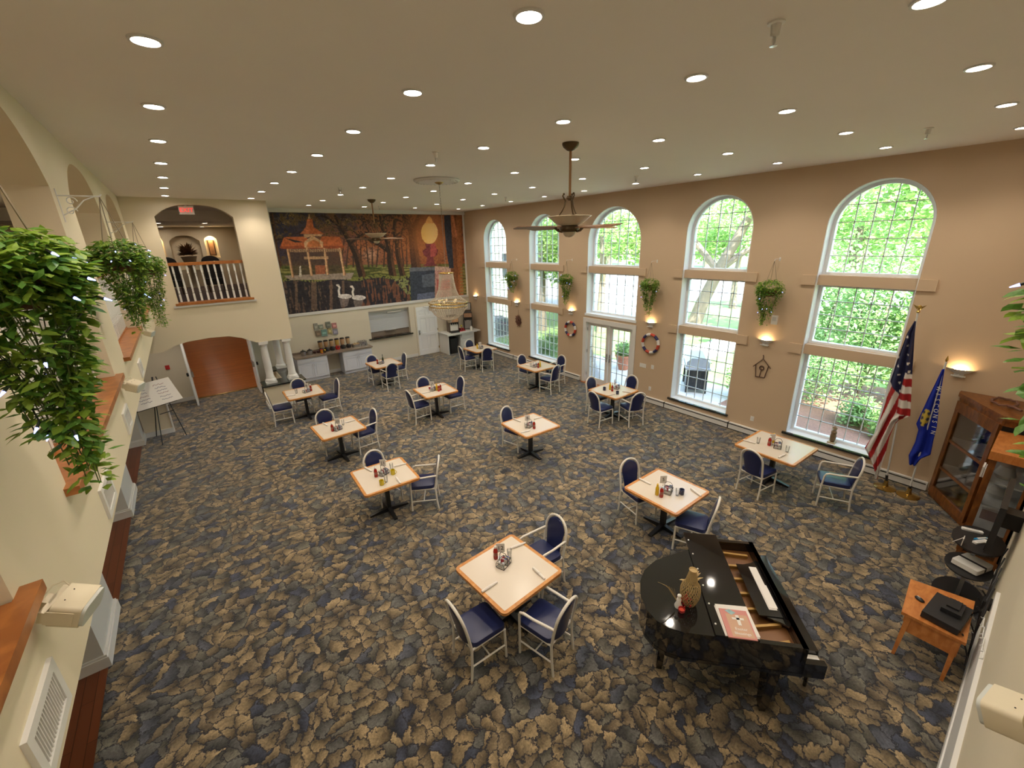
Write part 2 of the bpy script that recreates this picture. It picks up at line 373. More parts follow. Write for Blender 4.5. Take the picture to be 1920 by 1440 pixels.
# French doors
dr = thing('door_1', (0, 0, 0), 'white glazed double doors opening onto the patio with a planter', 'door', None, 0, 'structure')
MB().box(XR-.03, 9.5, 0, XR+.3, 9.62, 2.09).box(XR-.03, 7.52, 0, XR+.3, 7.64, 2.09).box(XR-.03, 7.52, 2.09, XR+.3, 9.62, 2.23).build('door_casing', 'white_trim', dr)
for a, b in ((7.66, 8.56), (8.58, 9.48)):
    lf = MB().slab([[(a, .02), (b, .02), (b, 2.08), (a, 2.08)], [(a+.12, .22), (b-.12, .22), (b-.12, 1.98), (a+.12, 1.98)]], fR, .06, .11).build('door_leaf', 'white_trim', dr)
    MB().slab([[(a+.12, .22), (b-.12, .22), (b-.12, 1.98), (a+.12, 1.98)]], fR, .082, .088).build('pane', 'window_glass', lf)
    for k in range(1, 3): MB().box(XR+.072, a+.12+k*(b-a-.24)/3-.008, .22, XR+.098, a+.12+k*(b-a-.24)/3+.008, 1.98).build('muntin', 'muntin_grey', lf)
    for k in range(1, 5): MB().box(XR+.072, a+.12, .22+k*1.76/5-.008, XR+.098, b-.12, .22+k*1.76/5+.008).build('muntin', 'muntin_grey', lf)
    hy = b-.05 if a < 8 else a+.05
    MB().box(XR+.045, hy-.02, .88, XR+.06, hy+.02, 1.14).tube([(XR+.05, hy, 1.03), (XR+.0, hy, 1.03), (XR+.0, hy+(-.1 if a < 8 else .1), 1.03)], .009, 6).build('handle', 'steel', lf)
    for hz in (.3, 1.1, 1.85): MB().box(XR+.045, (a if a < 8 else b)-.012, hz-.05, XR+.062, (a if a < 8 else b)+.012, hz+.05).build('hinge', 'steel', lf)
o = MB().box(XR-.12, 7.55, .0, XR+.3, 9.6, .02).build('trim_threshold', 'oak_sill'); struct(o, 'oak threshold strip below the glass double doors', 'threshold')
# ------------------------------------------------------------------ left balcony wall
fL = lambda u, v, d: (XL-d, u, v)
ARCH = [(-.33, 2.17), (3.22, 5.95), (7.0, 9.72), (10.8, 13.5)]
lh = [arch(a+(.2 if k == 0 else 0), b, 3.43, 5.28, 5.76, 18, 2.6) for k, (a, b) in enumerate(ARCH)]
wl = MB().slab([[(YN-.3, 2.84), (YF+.05, 2.84), (YF+.05, ZC), (YN-.3, ZC)]]+lh, fL, 0, .32).build('wall_left', 'cream_wall'); struct(wl, 'cream balcony wall with arched openings and white balusters on the left', 'wall')
o = MB().box(-3.7, YN-.3, 2.80, XL-.32, YF+.1, 3.35).build('floor_gallery', 'cream_wall'); struct(o, 'cream floor slab of the left balcony above the corridor', 'floor')
o = MB().box(-3.8, YN-.6, 0, -3.6, 21.4, ZC).build('wall_outer_left', 'cream_wall'); struct(o, 'cream back wall of the left balcony and corridor', 'wall')
o = MB().box(-3.6, YN-.6, 5.74, XL-.32, YF+.1, 5.80).build('ceiling_gallery', 'ceiling_paint'); struct(o, 'taupe ceiling of the left balcony behind the arches', 'ceiling')
for k, (y0, y1, x1) in enumerate(((1.95, 3.2, -1.66), (5.95, 7.0, -1.66), (9.7, 10.82, -1.66), (13.47, 14.1, -1.62))):
    p = MB().box(-2.5, y0, 0, x1-.02, y1, 2.81).build('wall_pier_%d' % (k+1), 'grey_white'); struct(p, ['white corridor pier under the balcony by the first beige loudspeaker', 'white corridor pier under the balcony below the second loudspeaker', 'white corridor pier under the balcony next to the easel pier', 'white pier behind the whiteboard easel'][k], 'pier')
    MB().box(-2.5, y0-.025, 0, x1+.015, y1+.025, .14).box(-2.5, y0-.015, .14, x1+.004, y1+.015, .17).build('baseboard', 'white_trim', p)
o = MB().box(-1.62, 13.98, 0, -1.03, 14.1, 1.05).box(-1.62, 13.95, 1.05, -1.0, 14.13, 1.10).build('wall_half_left', 'cream_wall'); struct(o, 'low cream half wall behind the whiteboard easel', 'wall')
MB().box(-1.6, 13.955, 0, -1.03, 13.98, .13).box(-1.03, 13.96, 0, -1.0, 14.1, 1.05).build('baseboard', 'white_trim', o)
# balusters share one mesh
bprof = [(.024, .0), (.024, .20), (.020, .21), (.026, .23), (.018, .245), (.026, .265), (.019, .285), (.027, .33), (.024, .45), (.017, .62), (.022, .66), (.016, .68), (.024, .70), (.024, .86)]
bal_me = MB().box(-.024, -.024, 0, .024, .024, .2).lathe(bprof[2:-1], 8).box(-.022, -.022, .70, .022, .022, .9).mesh('baluster'); bal_me.materials.append(MATS['white_trim'])
def baluster(par, loc):
    q = bpy.data.objects.new('baluster', bal_me); COL.objects.link(q); q.parent = par; q.location = loc; return q
for k, (a, b) in enumerate(ARCH):
    rl = thing('balcony_railing', (XL-.16, (a+b)/2, 3.43), ['oak and white balustrade in the arch by the first loudspeaker', 'oak and white balustrade behind the big trailing plant', 'oak and white balustrade in the third balcony arch behind the second plant', 'oak and white balustrade in the balcony arch nearest the exit sign'][k], 'railing', 'left balcony railings')
    h = (b-a)/2-.01
    if k == 0: h -= .1; rl.location.y += .1
    MB().box(-.17, -h, -.02, .158, h, .02).box(.158, -h-.09, -.025, .225, h+.09, .022).build('oak_sill', 'oak_sill', rl)
    MB().box(-.03, -h, .02, .03, h, .045).build('bottom_rail', 'oak_sill', rl)
    MB().box(-.035, -h, .92, .035, h, .97).build('handrail', 'oak_sill', rl)
    n = int(2*h/.135)
    for j in range(n): baluster(rl, (0, -h+(j+.5)*2*h/n, .03))
# ------------------------------------------------------------------ far gallery front
fF = lambda u, v, d: (u, YF+d, v)
low = [(2.36, 2.03), (1.39, 2.05), (1.25, 2.12), (1.05, 2.24), (.75, 2.335), (.3, 2.36), (-.2, 2.33), (-.5, 2.26), (XL, 2.14)]
wf = MB().slab([[(XL-.3, ZC), (2.36, ZC)]+low+[(XL-.3, 2.14)], arch(-.165, 1.50, 3.33, 5.49, 5.78, 18, 2.8)], fF, 0, .28).build('wall_gallery', 'cream_wall'); struct(wf, 'cream gallery front with an arched balcony opening above the double doors', 'wall')
o = MB().box(2.2, YF+.27, 2.03, 2.36, 21.2, ZC).build('wall_gallery_side', 'cream_wall'); struct(o, 'cream side wall of the far gallery next to the mural', 'wall')
o = MB().box(-3.6, YF+.1, 2.85, 2.3, 21.2, 3.3).build('floor_far_gallery', mat('dark_carpet', (.05, .03, .035), .9)); struct(o, 'dark carpeted floor of the far gallery behind the balustrade', 'floor')
o = MB().box(-3.6, YF+.1, 5.80, 2.3, 16.9, 5.86).box(-3.6, 16.6, 5.50, 2.3, 16.9, 5.85).box(-3.6, 16.9, 5.50, 2.3, 21.3, 5.56).build('ceiling_far_gallery', 'ceiling_paint'); struct(o, 'stepped taupe ceiling of the far gallery', 'ceiling')
fG = lambda u, v, d: (u, 21.0+d, v)
wg = MB().slab([[(-3.6, 3.3), (2.3, 3.3), (2.3, 5.6), (-3.6, 5.6)], arch(-.02, .92, 3.95, 5.0, 5.21, 14, 2.4), arch(1.07, 1.48, 4.37, 5.0, 5.17, 12), arch(-.62, -.2, 4.37, 5.0, 5.17, 12)], fG, 0, .2).build('wall_far_gallery_end', 'cream_wall'); struct(wg, 'cream end wall of the far gallery with three arched niches', 'wall')
MB().box(-3.6, 21.2, 3.3, 2.3, 21.3, 5.6).build('niche_back', 'cream_wall', wg)
rl = thing('balcony_railing', (.668, YF+.14, 3.33), 'oak handrail and white balusters in the far gallery opening below the exit sign', 'railing')
MB().box(-.832, -.14, -.03, .832, .14, .03).box(-.9, -.20, -.035, .9, -.1405, .022).build('oak_sill', 'oak_sill', rl)
MB().box(-.95, -.185, -.085, .95, -.142, -.035).build('sill_moulding', 'white_trim', rl)
MB().box(-.835, -.04, .97, .835, .05, 1.05).build('handrail', 'oak_sill', rl)
for j in range(11): baluster(rl, (-.76+j*1.52/10, 0, .04)).scale = (1, 1, 1.04)
# ------------------------------------------------------------------ far wall with mural
fB = lambda u, v, d: (u, YB+d, v)
wb = MB().slab([[(-3.6, 0), (-.42, 0), (-.42, 2.2), (1.41, 2.2), (1.41, 0), (XR+.4, 0), (XR+.4, ZC), (2.3, ZC), (2.3, 2.9), (-3.6, 2.9)], [(5.64, 1.07), (7.36, 1.07), (7.36, 2.16), (5.64, 2.16)]], fB, 0, .25).build('wall_far', 'far_wall'); struct(wb, 'pale cream far wall with the large park mural', 'wall')
for x0, x1 in ((-1.6, -.45), (5.42, 7.58), (3.71, 4.25)):
    MB().box(x0, YB-.018, 0, x1, YB, .12).build('baseboard', 'white_trim', wb)
o = MB().box(-1.6, YB+.2, 0, -1.45, 31, 2.9).box(2.45, YB+.2, 0, 2.6, 31, 2.9).box(-1.6, 31, 0, 2.6, 31.15, 2.9).build('wall_hall', 'cream_wall'); struct(o, 'cream walls of the hall behind the double doors', 'wall')
o = MB().box(-1.6, YB+.2, 2.84, 2.6, 31.2, 2.95).build('ceiling_hall', 'ceiling_paint'); struct(o, 'taupe ceiling of the hall behind the double doors', 'ceiling')
o = MB().box(-3.8, YN-.6, 0, XR+.42, YN, ZC).build('wall_near', 'cream_wall'); struct(o, 'cream wall by the corner cabinet and equipment stand', 'wall')
MB().box(2.0, YN, 0, 8.2, YN+.02, .14).build('baseboard', 'white_trim', o)
MB().box(2.0, YN, .92, 6.2, YN+.03, 1.0).build('chair_rail', 'white_trim', o)
MB().box(2.0, YN, .14, 6.2, YN+.008, .92).build('wainscot_panel', 'white_trim', o)
# crown strip along the mural, mural frame
o = MB().box(2.5, YB-.06, 5.80, XR, YB, ZC).build('trim_1', 'white_trim'); struct(o, 'white crown trim between the mural and the ceiling', 'trim')
# ------------------------------------------------------------------ service door, pass-through
d = thing('door_2', (0, 0, 0), 'white six panel service door between the serving hatch and drinks counter', 'door', None, 0, 'structure')
MB().box(7.6, YB-.02, 0, 7.66, YB+.02, 2.11).box(8.62, YB-.02, 0, 8.68, YB+.02, 2.11).box(7.6, YB-.02, 2.11, 8.68, YB+.02, 2.17).build('door_casing', 'far_wall', d)
pn = []
for (z0, z1) in ((.25, .85), (.98, 1.62), (1.74, 1.95)):
    for x0 in (7.77, 8.20): pn.append([(x0, z0), (x0+.31, z0), (x0+.31, z1), (x0, z1)])
MB().slab([[(7.66, .01), (8.62, .01), (8.62, 2.11), (7.66, 2.11)]]+pn, fB, -.03, .0).build('door_leaf', 'window_white', d)
for L in pn:
    (x0, z0), (x1, z1) = L[0], L[2]
    MB().box(x0, YB-.012, z0, x1, YB, z1).box(x0+.04, YB-.02, z0+.04, x1-.04, YB-.01, z1-.04).build('door_panel', 'window_white', d)
MB().box(7.70, YB-.045, .92, 7.76, YB-.03, 1.12).tube([(7.73, YB-.04, 1.02), (7.73, YB-.09, 1.02), (7.84, YB-.09, 1.02)], .011, 6).build('handle', 'steel', d)
MB().box(8.25, YB-.09, 2.0, 8.5, YB-.03, 2.07).tube([(8.3, YB-.06, 2.04), (8.1, YB-.2, 2.06), (8.0, YB-.02, 2.1)], .01, 6).build('door_closer', 'steel', d)
for hz in (.25, 1.05, 1.9): MB().box(8.6, YB-.04, hz-.05, 8.63, YB-.025, hz+.05).build('hinge', 'brass', d)
hp = thing('serving_hatch', (0, 0, 0), 'serving hatch with pale roller shutter and dark stone ledge in the far wall', 'hatch')
sh = MB().box(5.64, YB+.16, 1.3, 7.36, YB+.18, 2.1)
for k in range(14): sh.box(5.64, YB+.152, 1.3+k*.057, 7.36, YB+.16, 1.3+k*.057+.048)
sh.build('roller_shutter', mat('shutter', (.58, .60, .64), .45), hp)
MB().box(6.3, YB+.10, 1.28, 6.75, YB+.155, 1.31).build('shutter_handle', 'steel', hp)
MB().box(5.64, YB+.12, 2.08, 7.36, YB+.2, 2.16).build('shutter_housing', 'white_trim', hp)
MB().box(6.45, YB+.08, 2.02, 7.05, YB+.14, 2.06).build('tube_light', 'white_plastic', hp)
MB().box(5.52, YB-.1, 1.03, 7.42, YB+.24, 1.075).build('stone_ledge', 'granite_dark', hp)
MB().box(5.64, YB+.18, 1.07, 7.36, YB+.23, 1.32).build('back_ledge', 'granite_brown', hp)
for k, x in enumerate((5.95, 6.4, 6.85)):
    t = MB().box(x-.17, YB-.02, 1.077, x+.17, YB+.13, 1.085).box(x-.17, YB-.02, 1.085, x+.17, YB-.005, 1.10).box(x-.17, YB+.115, 1.085, x+.17, YB+.13, 1.10).build('serving_tray', 'dark_wood'); tag(t, ['brown serving tray on the hatch ledge next to the cabinets', 'brown serving tray in the middle of the hatch ledge', 'brown serving tray on the hatch ledge next to the service door'][k], 'tray', 'trays on the serving hatch')
# ------------------------------------------------------------------ open double doors to the hall
d3 = thing('door_3', (0, 0, 0), 'white double doors standing open to the plank floored hall', 'door', None, 0, 'structure')
MB().box(-.46, YB-.03, 0, -.38, YB+.27, 2.16).box(1.37, YB-.03, 0, 1.45, YB+.27, 2.16).box(-.46, YB-.03, 2.16, 1.45, YB+.27, 2.24).build('door_casing', 'white_trim', d3)
for x0, x1, sx in ((-.42, -.37, -1), (1.355, 1.405, 1)):
    lf = MB().box(x0, YB-.83, .01, x1, YB-.02, 2.14).build('door_leaf', 'window_white', d3)
    xi = x1 if sx < 0 else x0; e = .06 if sx < 0 else -.06
    MB().box(xi, YB-.78, .98, xi+e*.6, YB-.08, 1.05).box(xi, YB-.80, .93, xi+e*1.1, YB-.70, 1.10).build('panic_bar', 'steel', lf)
    MB().box(x0 if sx < 0 else x1, YB-.80, .98, (x0 if sx < 0 else x1)-e, YB-.74, 1.08).build('lever', 'black_metal', lf)
MB().box(-.4, YB-.02, 0, 1.39, YB+.1, .012).build('threshold', 'brass', d3)
# low wall with columns
lw = MB().box(1.33, 14.08, 0, 2.42, 14.62, .70).box(1.9, 14.6, 0, 2.35, 16.2, .68).box(1.75, 15.85, 0, 2.42, 16.3, .70).build('wall_low_columns', 'cream_wall'); struct(lw, 'low cream wall with dark cap carrying three white columns', 'wall')
MB().box(1.28, 14.03, .70, 2.47, 14.67, .745).box(1.92, 14.66, .70, 2.33, 15.9, .742).box(1.70, 15.8, .70, 2.47, 16.35, .745).build('cap', 'granite_dark', lw)
MB().box(1.31, 14.055, 0, 2.44, 14.08, .12).box(1.31, 14.08, 0, 1.33, 14.62, .12).build('baseboard', 'white_trim', lw)
cprof = [(.145, .11), (.135, .13), (.118, .15), (.118, .19), (.105, .21), (.105, .5), (.102, .8), (.092, 1.12), (.092, 1.15), (.105, 1.16), (.105, 1.18), (.115, 1.20), (.12, 1.22)]
for k, (x, y) in enumerate(((1.55, 14.36), (2.17, 14.38), (2.12, 16.02))):
    c = thing('column', (x, y, .745), ['round white column on the low wall nearest the double doors', 'round white column at the front corner of the low wall by the cabinets', 'round white column on the rear end of the low wall'][k], 'column', 'white columns')
    MB().box(-.15, -.15, 0, .15, .15, .06).lathe([(.15, .06), (.155, .085), (.145, .11)], 24).build('base', 'white_trim', c, True)
    MB().lathe(cprof, 24).build('shaft', 'white_trim', c, True)
    MB().box(-.125, -.125, 1.215, .125, .125, 1.30 if k < 2 else 2.12).build('capital', 'white_trim', c)
o = MB().box(-.97, YB-.03, 1.13, -.86, YB, 1.26).box(-.95, YB-.04, 1.16, -.88, YB-.03, 1.2).build('fire_alarm_box', 'red_plastic'); tag(o, 'small red fire alarm pull box on the wall beside the open double doors', 'fire alarm')
# mural crown handled; baseboard heaters
for k, (y0, y1, lab) in enumerate(((.75, 7.45, 'long white baseboard heater under the windows by the flags'), (9.70, 15.95, 'long white baseboard heater under the windows by the drinks counter'))):
    hh = thing('baseboard_heater', (XR, y0, 0), lab, 'heater', 'baseboard heaters')
    L = y1-y0
    MB().box(-.075, 0, .02, 0, L, .15).build('cover', 'white_trim', hh); MB().box(-.06, 0, .15, 0, L, .175).build('top_cap', 'white_trim', hh)
    MB().box(-.078, .02, .136, -.05, L-.02, .152).build('slot', 'black_plastic', hh); MB().box(-.07, .0, 0, 0, L, .02).build('toe_gap', 'black_plastic', hh)
    for yy in [q for q in (1.9, 3.75, 5.6) if q < L]: MB().box(-.079, yy-.012, .02, 0, yy+.012, .176).build('seam', 'black_plastic', hh)
# ------------------------------------------------------------------ downlights
mat('lamp_glow', (1, .92, .82), .5, emit=26, emit_col=(1, .90, .78)); mat('lamp_glow_soft', (1, .9, .78), .5, emit=20, emit_col=(1, .86, .7))
def spot(par, watts, name='lamp_bulb'):
    l = bpy.data.lights.new(name, 'SPOT'); l.energy = watts; l.spot_size = R(128); l.spot_blend = .75; l.shadow_soft_size = .06; l.color = (1, .87, .71)
    q = bpy.data.objects.new(name, l); COL.objects.link(q); q.parent = par; q.location = (0, 0, -.03); return q
dl = thing('downlight', (0, 0, 0), 'round recessed ceiling downlight with white trim ring', 'downlight', 'ceiling downlights')
MB().lathe([(.068, -.002), (.075, -.014), (.09, -.012), (.092, .0)], 20).build('trim_ring', 'white_trim', dl, True)
MB().lathe([(.0, -.004), (.068, -.004)], 20).build('lamp', 'lamp_glow', dl); spot(dl, DOWN_W)
# lathe's last ring is capped by itself: only a disc
dlt = tree_of(dl); first = True
GRID_X = [.15, 1.93, 3.72, 5.50, 7.36, 9.2]; GRID_Y = [.88, 2.29, 3.85, 5.42, 7.0, 8.68, 10.3, 11.95, 13.62, 15.3]
for x in GRID_X:
    for y in GRID_Y:
        if x < 2.2 and y > 14: continue
        if first: dl.location = (x, y, ZC); first = False
        else: dup(dl, dlt, (x, y, ZC))
def lowlight(x, y, z, lab, grp):
    r = dup(dl, dlt, (x, y, z), 0, lab, grp)
    for c in [c for c in COL.objects if c.parent == r]:
        if c.name.startswith('lamp_bulb'): c.data = soft_spot
        elif c.name.startswith('lamp'): c.data = soft_me
    return r
soft_spot = dlt[2][0].data.copy(); soft_spot.energy = 9
soft_me = dlt[1][0].data.copy(); soft_me.materials.clear(); soft_me.materials.append(MATS['lamp_glow_soft'])
for y in (1.2, 4.6, 8.3, 12.1): lowlight(-2.1, y, 5.74, 'round downlight in the left balcony ceiling behind the arches', 'left balcony downlights')
dim_spot = soft_spot.copy(); dim_spot.energy = 4
for x, y in ((-.16, 17.7), (-.14, 20.4), (1.03, 17.7), (1.08, 20.4)):
  for c in children(lowlight(x, y, 5.50, 'round downlight in the far gallery ceiling', 'far gallery downlights')):
    if c.type == 'LIGHT': c.data = dim_spot
for y in (2.5, 8.3, 12.2): lowlight(-2.6, y, 2.80, 'round downlight in the corridor ceiling under the left balcony', 'corridor downlights')
fill_spot = soft_spot.copy(); fill_spot.energy = 26
for y in (18.2, 20.6, 23, 26, 29):  # unseen hall lamps, added and strengthened to brighten the dim plank floor
  for c in children(lowlight(.5, y, 2.84, 'unseen downlight added to brighten the hall behind the double doors', 'added hall downlights')):
    if c.type == 'LIGHT': c.data = fill_spot
for x, lab in ((.5, 'round downlight in the recess in front of the double doors'), (-.9, 'downlight added to brighten the recess above the red fire alarm')):  # second recess lamp is added and both run stronger to brighten the recess
  for c in children(lowlight(x, 15.5, 2.85, lab, 'recess downlights')):
    if c.type == 'LIGHT': c.data = fill_spot
# ------------------------------------------------------------------ sprinklers
for k, (x, y) in enumerate(((3.26, 1.5), (8.08, 1.61), (3.3, 6.03), (8.18, 6.22), (3.3, 10.6), (8.2, 10.9), (5.9, 15.0))):
    s_ = thing('sprinkler', (x, y, ZC), 'small pendent fire sprinkler head on the ceiling', 'sprinkler', 'ceiling sprinklers')
    MB().lathe([(.05, 0), (.05, -.008), (.03, -.012), (.026, -.07), (.018, -.075)], 14).build('escutcheon', 'white_plastic', s_, True)
    MB().lathe([(.008, -.07), (.008, -.10), (.004, -.12)], 8).tube([(-.018, 0, -.075), (-.018, 0, -.1), (0, 0, -.12), (.018, 0, -.1), (.018, 0, -.075)], .003, 5).lathe([(.022, -.122), (.022, -.125), (0, -.127)], 10).build('nozzle', 'steel', s_)
# ------------------------------------------------------------------ ceiling fans
mat('fan_glass', (.55, .47, .33), .35, noise=.15, nscale=8); wood('fan_blade', '#6d4a30', '#8a6245', .4, (1, 6, 1), 3)
def fan(loc, a0, lab):
    f = thing('ceiling_fan', loc, lab, 'ceiling fan', 'bronze ceiling fans')
    MB().lathe([(.115, 0), (.115, -.02), (.10, -.05), (.05, -.09), (.02, -.10)], 20).build('canopy', 'bronze', f, True)
    MB().tube([(0, 0, -.08), (0, 0, -.68)], .018, 10).build('downrod', mat('copper_rod', (.30, .16, .07), .35, .7), f, True)
    MB().lathe([(.04, -.66), (.05, -.69), (.02, -.72)], 12).build('hanger', 'bronze', f, True)
    for k in range(3):
        a = 2*PI*k/3+.4; c, s = math.cos(a), math.sin(a)
        MB().tube([(c*r, s*r, z) for r, z in ((.085, -.635), (.10, -.655), (.075, -.70), (.06, -.72), (.08, -.80), (.12, -.87), (.18, -.945))], .011, 7).ball((c*.085, s*.085, -.635), .016).build('bowl_arm', 'bronze', f, True)
    MB().lathe([(.09, -1.06), (.2, -1.02), (.255, -.97), (.30, -.935), (.315, -.93), (.315, -.922), (.29, -.925), (.2, -.99), (.09, -1.03)], 28).build('glass_bowl', 'fan_glass', f, True)
    MB().lathe([(.10, -.91), (.11, -.95), (.09, -1.04), (.13, -1.06), (.14, -1.10), (.12, -1.13), (.05, -1.15)], 24).build('motor', 'bronze', f, True)
    MB().lathe([(.095, -1.12), (.085, -1.17), (.05, -1.20), (0, -1.21)], 20).build('light_bowl', 'fan_glass', f, True)
    for k in range(4):
        a = a0+PI/2*k; m = Matrix.Rotation(a, 4, 'Z')
        MB().tube([(.10, 0, -1.09), (.16, 0, -1.135), (.22, 0, -1.12), (.26, 0, -1.08)], [.013, .012, .012, .018], 6).xf(m).build('blade_iron', 'bronze', f, True)
        b = MB().prism([(.17, -.05), (.5, -.075), (.92, -.075), (.95, -.05), (.95, .05), (.92, .075), (.5, .075), (.17, .05)], -.004, .004)
        b.xf(m @ Matrix.Translation((0, 0, -1.075)) @ Matrix.Rotation(R(11), 4, 'X')).build('blade', 'fan_blade', f)
    return f
fan((4.60, 4.61, ZC), R(37+180+50), 'bronze ceiling fan with glass bowl hanging above the middle of the room')
fan((4.89, 12.96, ZC), R(12), 'bronze ceiling fan with glass bowl hanging in front of the mural')
# ------------------------------------------------------------------ chandelier
mat('chain_thin', (.25, .2, .14), .5)
ch = thing('chandelier', (4.74, 8.6, ZC), 'large crystal chandelier with gold rings hanging from a plaster medallion', 'chandelier')
MB().lathe([(.10, 0), (.09, -.05), (.03, -.08)], 20).build('canopy', 'brass', ch, True)
for k in range(34):
    z = -.08-k*.053; a = PI/2*(k % 2)
    MB().tube([(.011*math.cos(t)*math.cos(a), .011*math.cos(t)*math.sin(a), z-.026+.032*math.sin(t)) for t in [2*PI*i/8 for i in range(8)]], .0028, 4, closed=True).build('chain_link', 'chain_thin', ch)
mat('chain_thin', (.25, .2, .14), .5)
mat('crystal', (.60, .52, .42), .1, spec=1, alpha=.8)
for z, r in ((-1.88, .155), (-2.53, .435), (-2.60, .425)):
    MB().tube([(r*math.cos(2*PI*i/40), r*math.sin(2*PI*i/40), z) for i in range(40)], .014, 6, closed=True).build('gold_ring', 'brass', ch, True)
random.seed(3)
def strand(pts, n, size):
    b = MB(); P = [Vector(p) for p in pts]
    for i in range(n):
        t = i/(n-1)*(len(P)-1); k = min(int(t), len(P)-2); p = P[k].lerp(P[k+1], t-k)
        b.lathe([(0, -size), (size*.7, 0), (0, size)], 5, p)
    return b
ns = 42
for i in range(ns):
    a = 2*PI*i/ns; c, s = math.cos(a), math.sin(a)
    pts = [(c*r, s*r, z) for r, z in ((.155, -1.88), (.165, -2.05), (.20, -2.25), (.26, -2.40), (.42, -2.52))]
    strand(pts, 26, .014).build('crystal_strand', 'crystal', ch)
    pts = [(c*r, s*r, z) for r, z in ((.43, -2.60), (.40, -2.68), (.32, -2.80), (.20, -2.89), (.07, -2.93))]
    strand(pts, 20, .014).build('crystal_strand', 'crystal', ch)
b = MB()
for i in range(60):
    a = 2*PI*i/60; b.lathe([(0, -.03), (.009, 0), (0, .03)], 5, (.44*math.cos(a), .44*math.sin(a), -2.66))
b.ball((0, 0, -2.96), .05, 12, 8).build('pendant_drops', 'crystal', ch)
for i in range(5):
    a = 2*PI*i/5; MB().ball((.2*math.cos(a), .2*math.sin(a), -2.5), .03, 8, 6).build('bulb', mat('chandelier_bulb', (1, .8, .5), .4, emit=.12, emit_col=(1, .78, .45)), ch)
o = thing('ceiling_medallion', (4.66, 8.55, ZC), 'round white plaster medallion above the crystal chandelier', 'medallion')
MB().lathe([(.47, 0), (.48, -.02), (.45, -.045), (.41, -.03), (.38, -.05), (.3, -.035), (.2, -.05), (.12, -.04)], 40).build('disc', 'white_trim', o, True)
for i in range(32):
    a = 2*PI*i/32; MB().ball((.43*math.cos(a), .43*math.sin(a), -.045), .014, 6, 4).build('bead', 'white_trim', o)
# ------------------------------------------------------------------ wall sconces
mat('sconce_glow', (1, .8, .5), .5, emit=48, emit_col=(1, .70, .36))
SY = [.82, 3.97, 7.04, 10.19, 13.19, 16.16]
sl = ['beside the blue flag above the corner cabinet', 'above the wire birdhouse', 'above the large life ring by the glass doors', 'above the small life ring by the second plant', 'above the brown wreath', 'in the corner above the drinks counter']
for k, y in enumerate(SY):
    s_ = thing('wall_sconce', (XR, y, 2.4), 'lit white half bowl uplight sconce '+sl[k], 'sconce', 'wall sconces')
    V = []; F = []; n, m = 12, 5
    for j in range(m+1):
        q = j/m; rr = .19*(q**.6); z = -.11+.11*q
        V += [(-rr*.62*math.sin(PI*i/n), rr*math.cos(PI*i/n), z) for i in range(n+1)]
    for j in range(m):
        for i in range(n): F.append((j*(n+1)+i, j*(n+1)+i+1, (j+1)*(n+1)+i+1, (j+1)*(n+1)+i))
    MB().add(V, F).build('bowl', 'white_trim', s_, True)
    MB().box(-.02, -.06, -.16, 0, .06, -.02).tube([(-.01, 0, -.14), (-.05, 0, -.135), (-.055, 0, -.1)], .012, 6).box(-.07, -.09, -.135, -.03, .09, -.12).build('bracket', 'white_trim', s_)
    MB().tube([(-.05, -.07, -.005), (-.05, .07, -.005)], .014, 8).build('lamp', 'sconce_glow', s_)
# ------------------------------------------------------------------ leaves and hanging plants
def leaf_geo(b, p, d, up, L, W):
    d = d.normalized(); s = d.cross(up)
    if s.length < 1e-3: s = Vector((1, 0, 0))
    s.normalize(); n = s.cross(d)
    k = len(b.v)
    b.v += [tuple(p), tuple(p+d*L*.35+s*W*.5-n*L*.03), tuple(p+d*L*.4+n*L*.05), tuple(p+d*L*.35-s*W*.5-n*L*.03), tuple(p+d*L*.75+s*W*.3-n*L*.05), tuple(p+d*L*.75-s*W*.3-n*L*.05), tuple(p+d*L-n*L*.12)]
    b.f += [(k, k+1, k+2), (k, k+2, k+3), (k+1, k+4, k+2), (k+2, k+5, k+3), (k+2, k+4, k+6), (k+2, k+6, k+5)]
lm = MB(); leaf_geo(lm, Vector((0, 0, 0)), Vector((1, 0, 0)), Vector((0, 0, 1)), 1, .5)
LEAF = {}
for nm in ('ivy_leaf', 'ivy_leaf_dark'):
    me = lm.mesh('leaf'); me.materials.append(MATS[nm]); LEAF[nm] = me
mat('wicker', (.16, .08, .04), .8, bump=.6, bscale=40); mat('vine_stem', (.10, .14, .04), .7); mat('wire', (.02, .03, .02), .5)
mat('fairy_bulb', (.5, .5, 1), .3, emit=2.6, emit_col=(.26, .32, 1)); mat('chain_thin', (.25, .2, .14), .5)
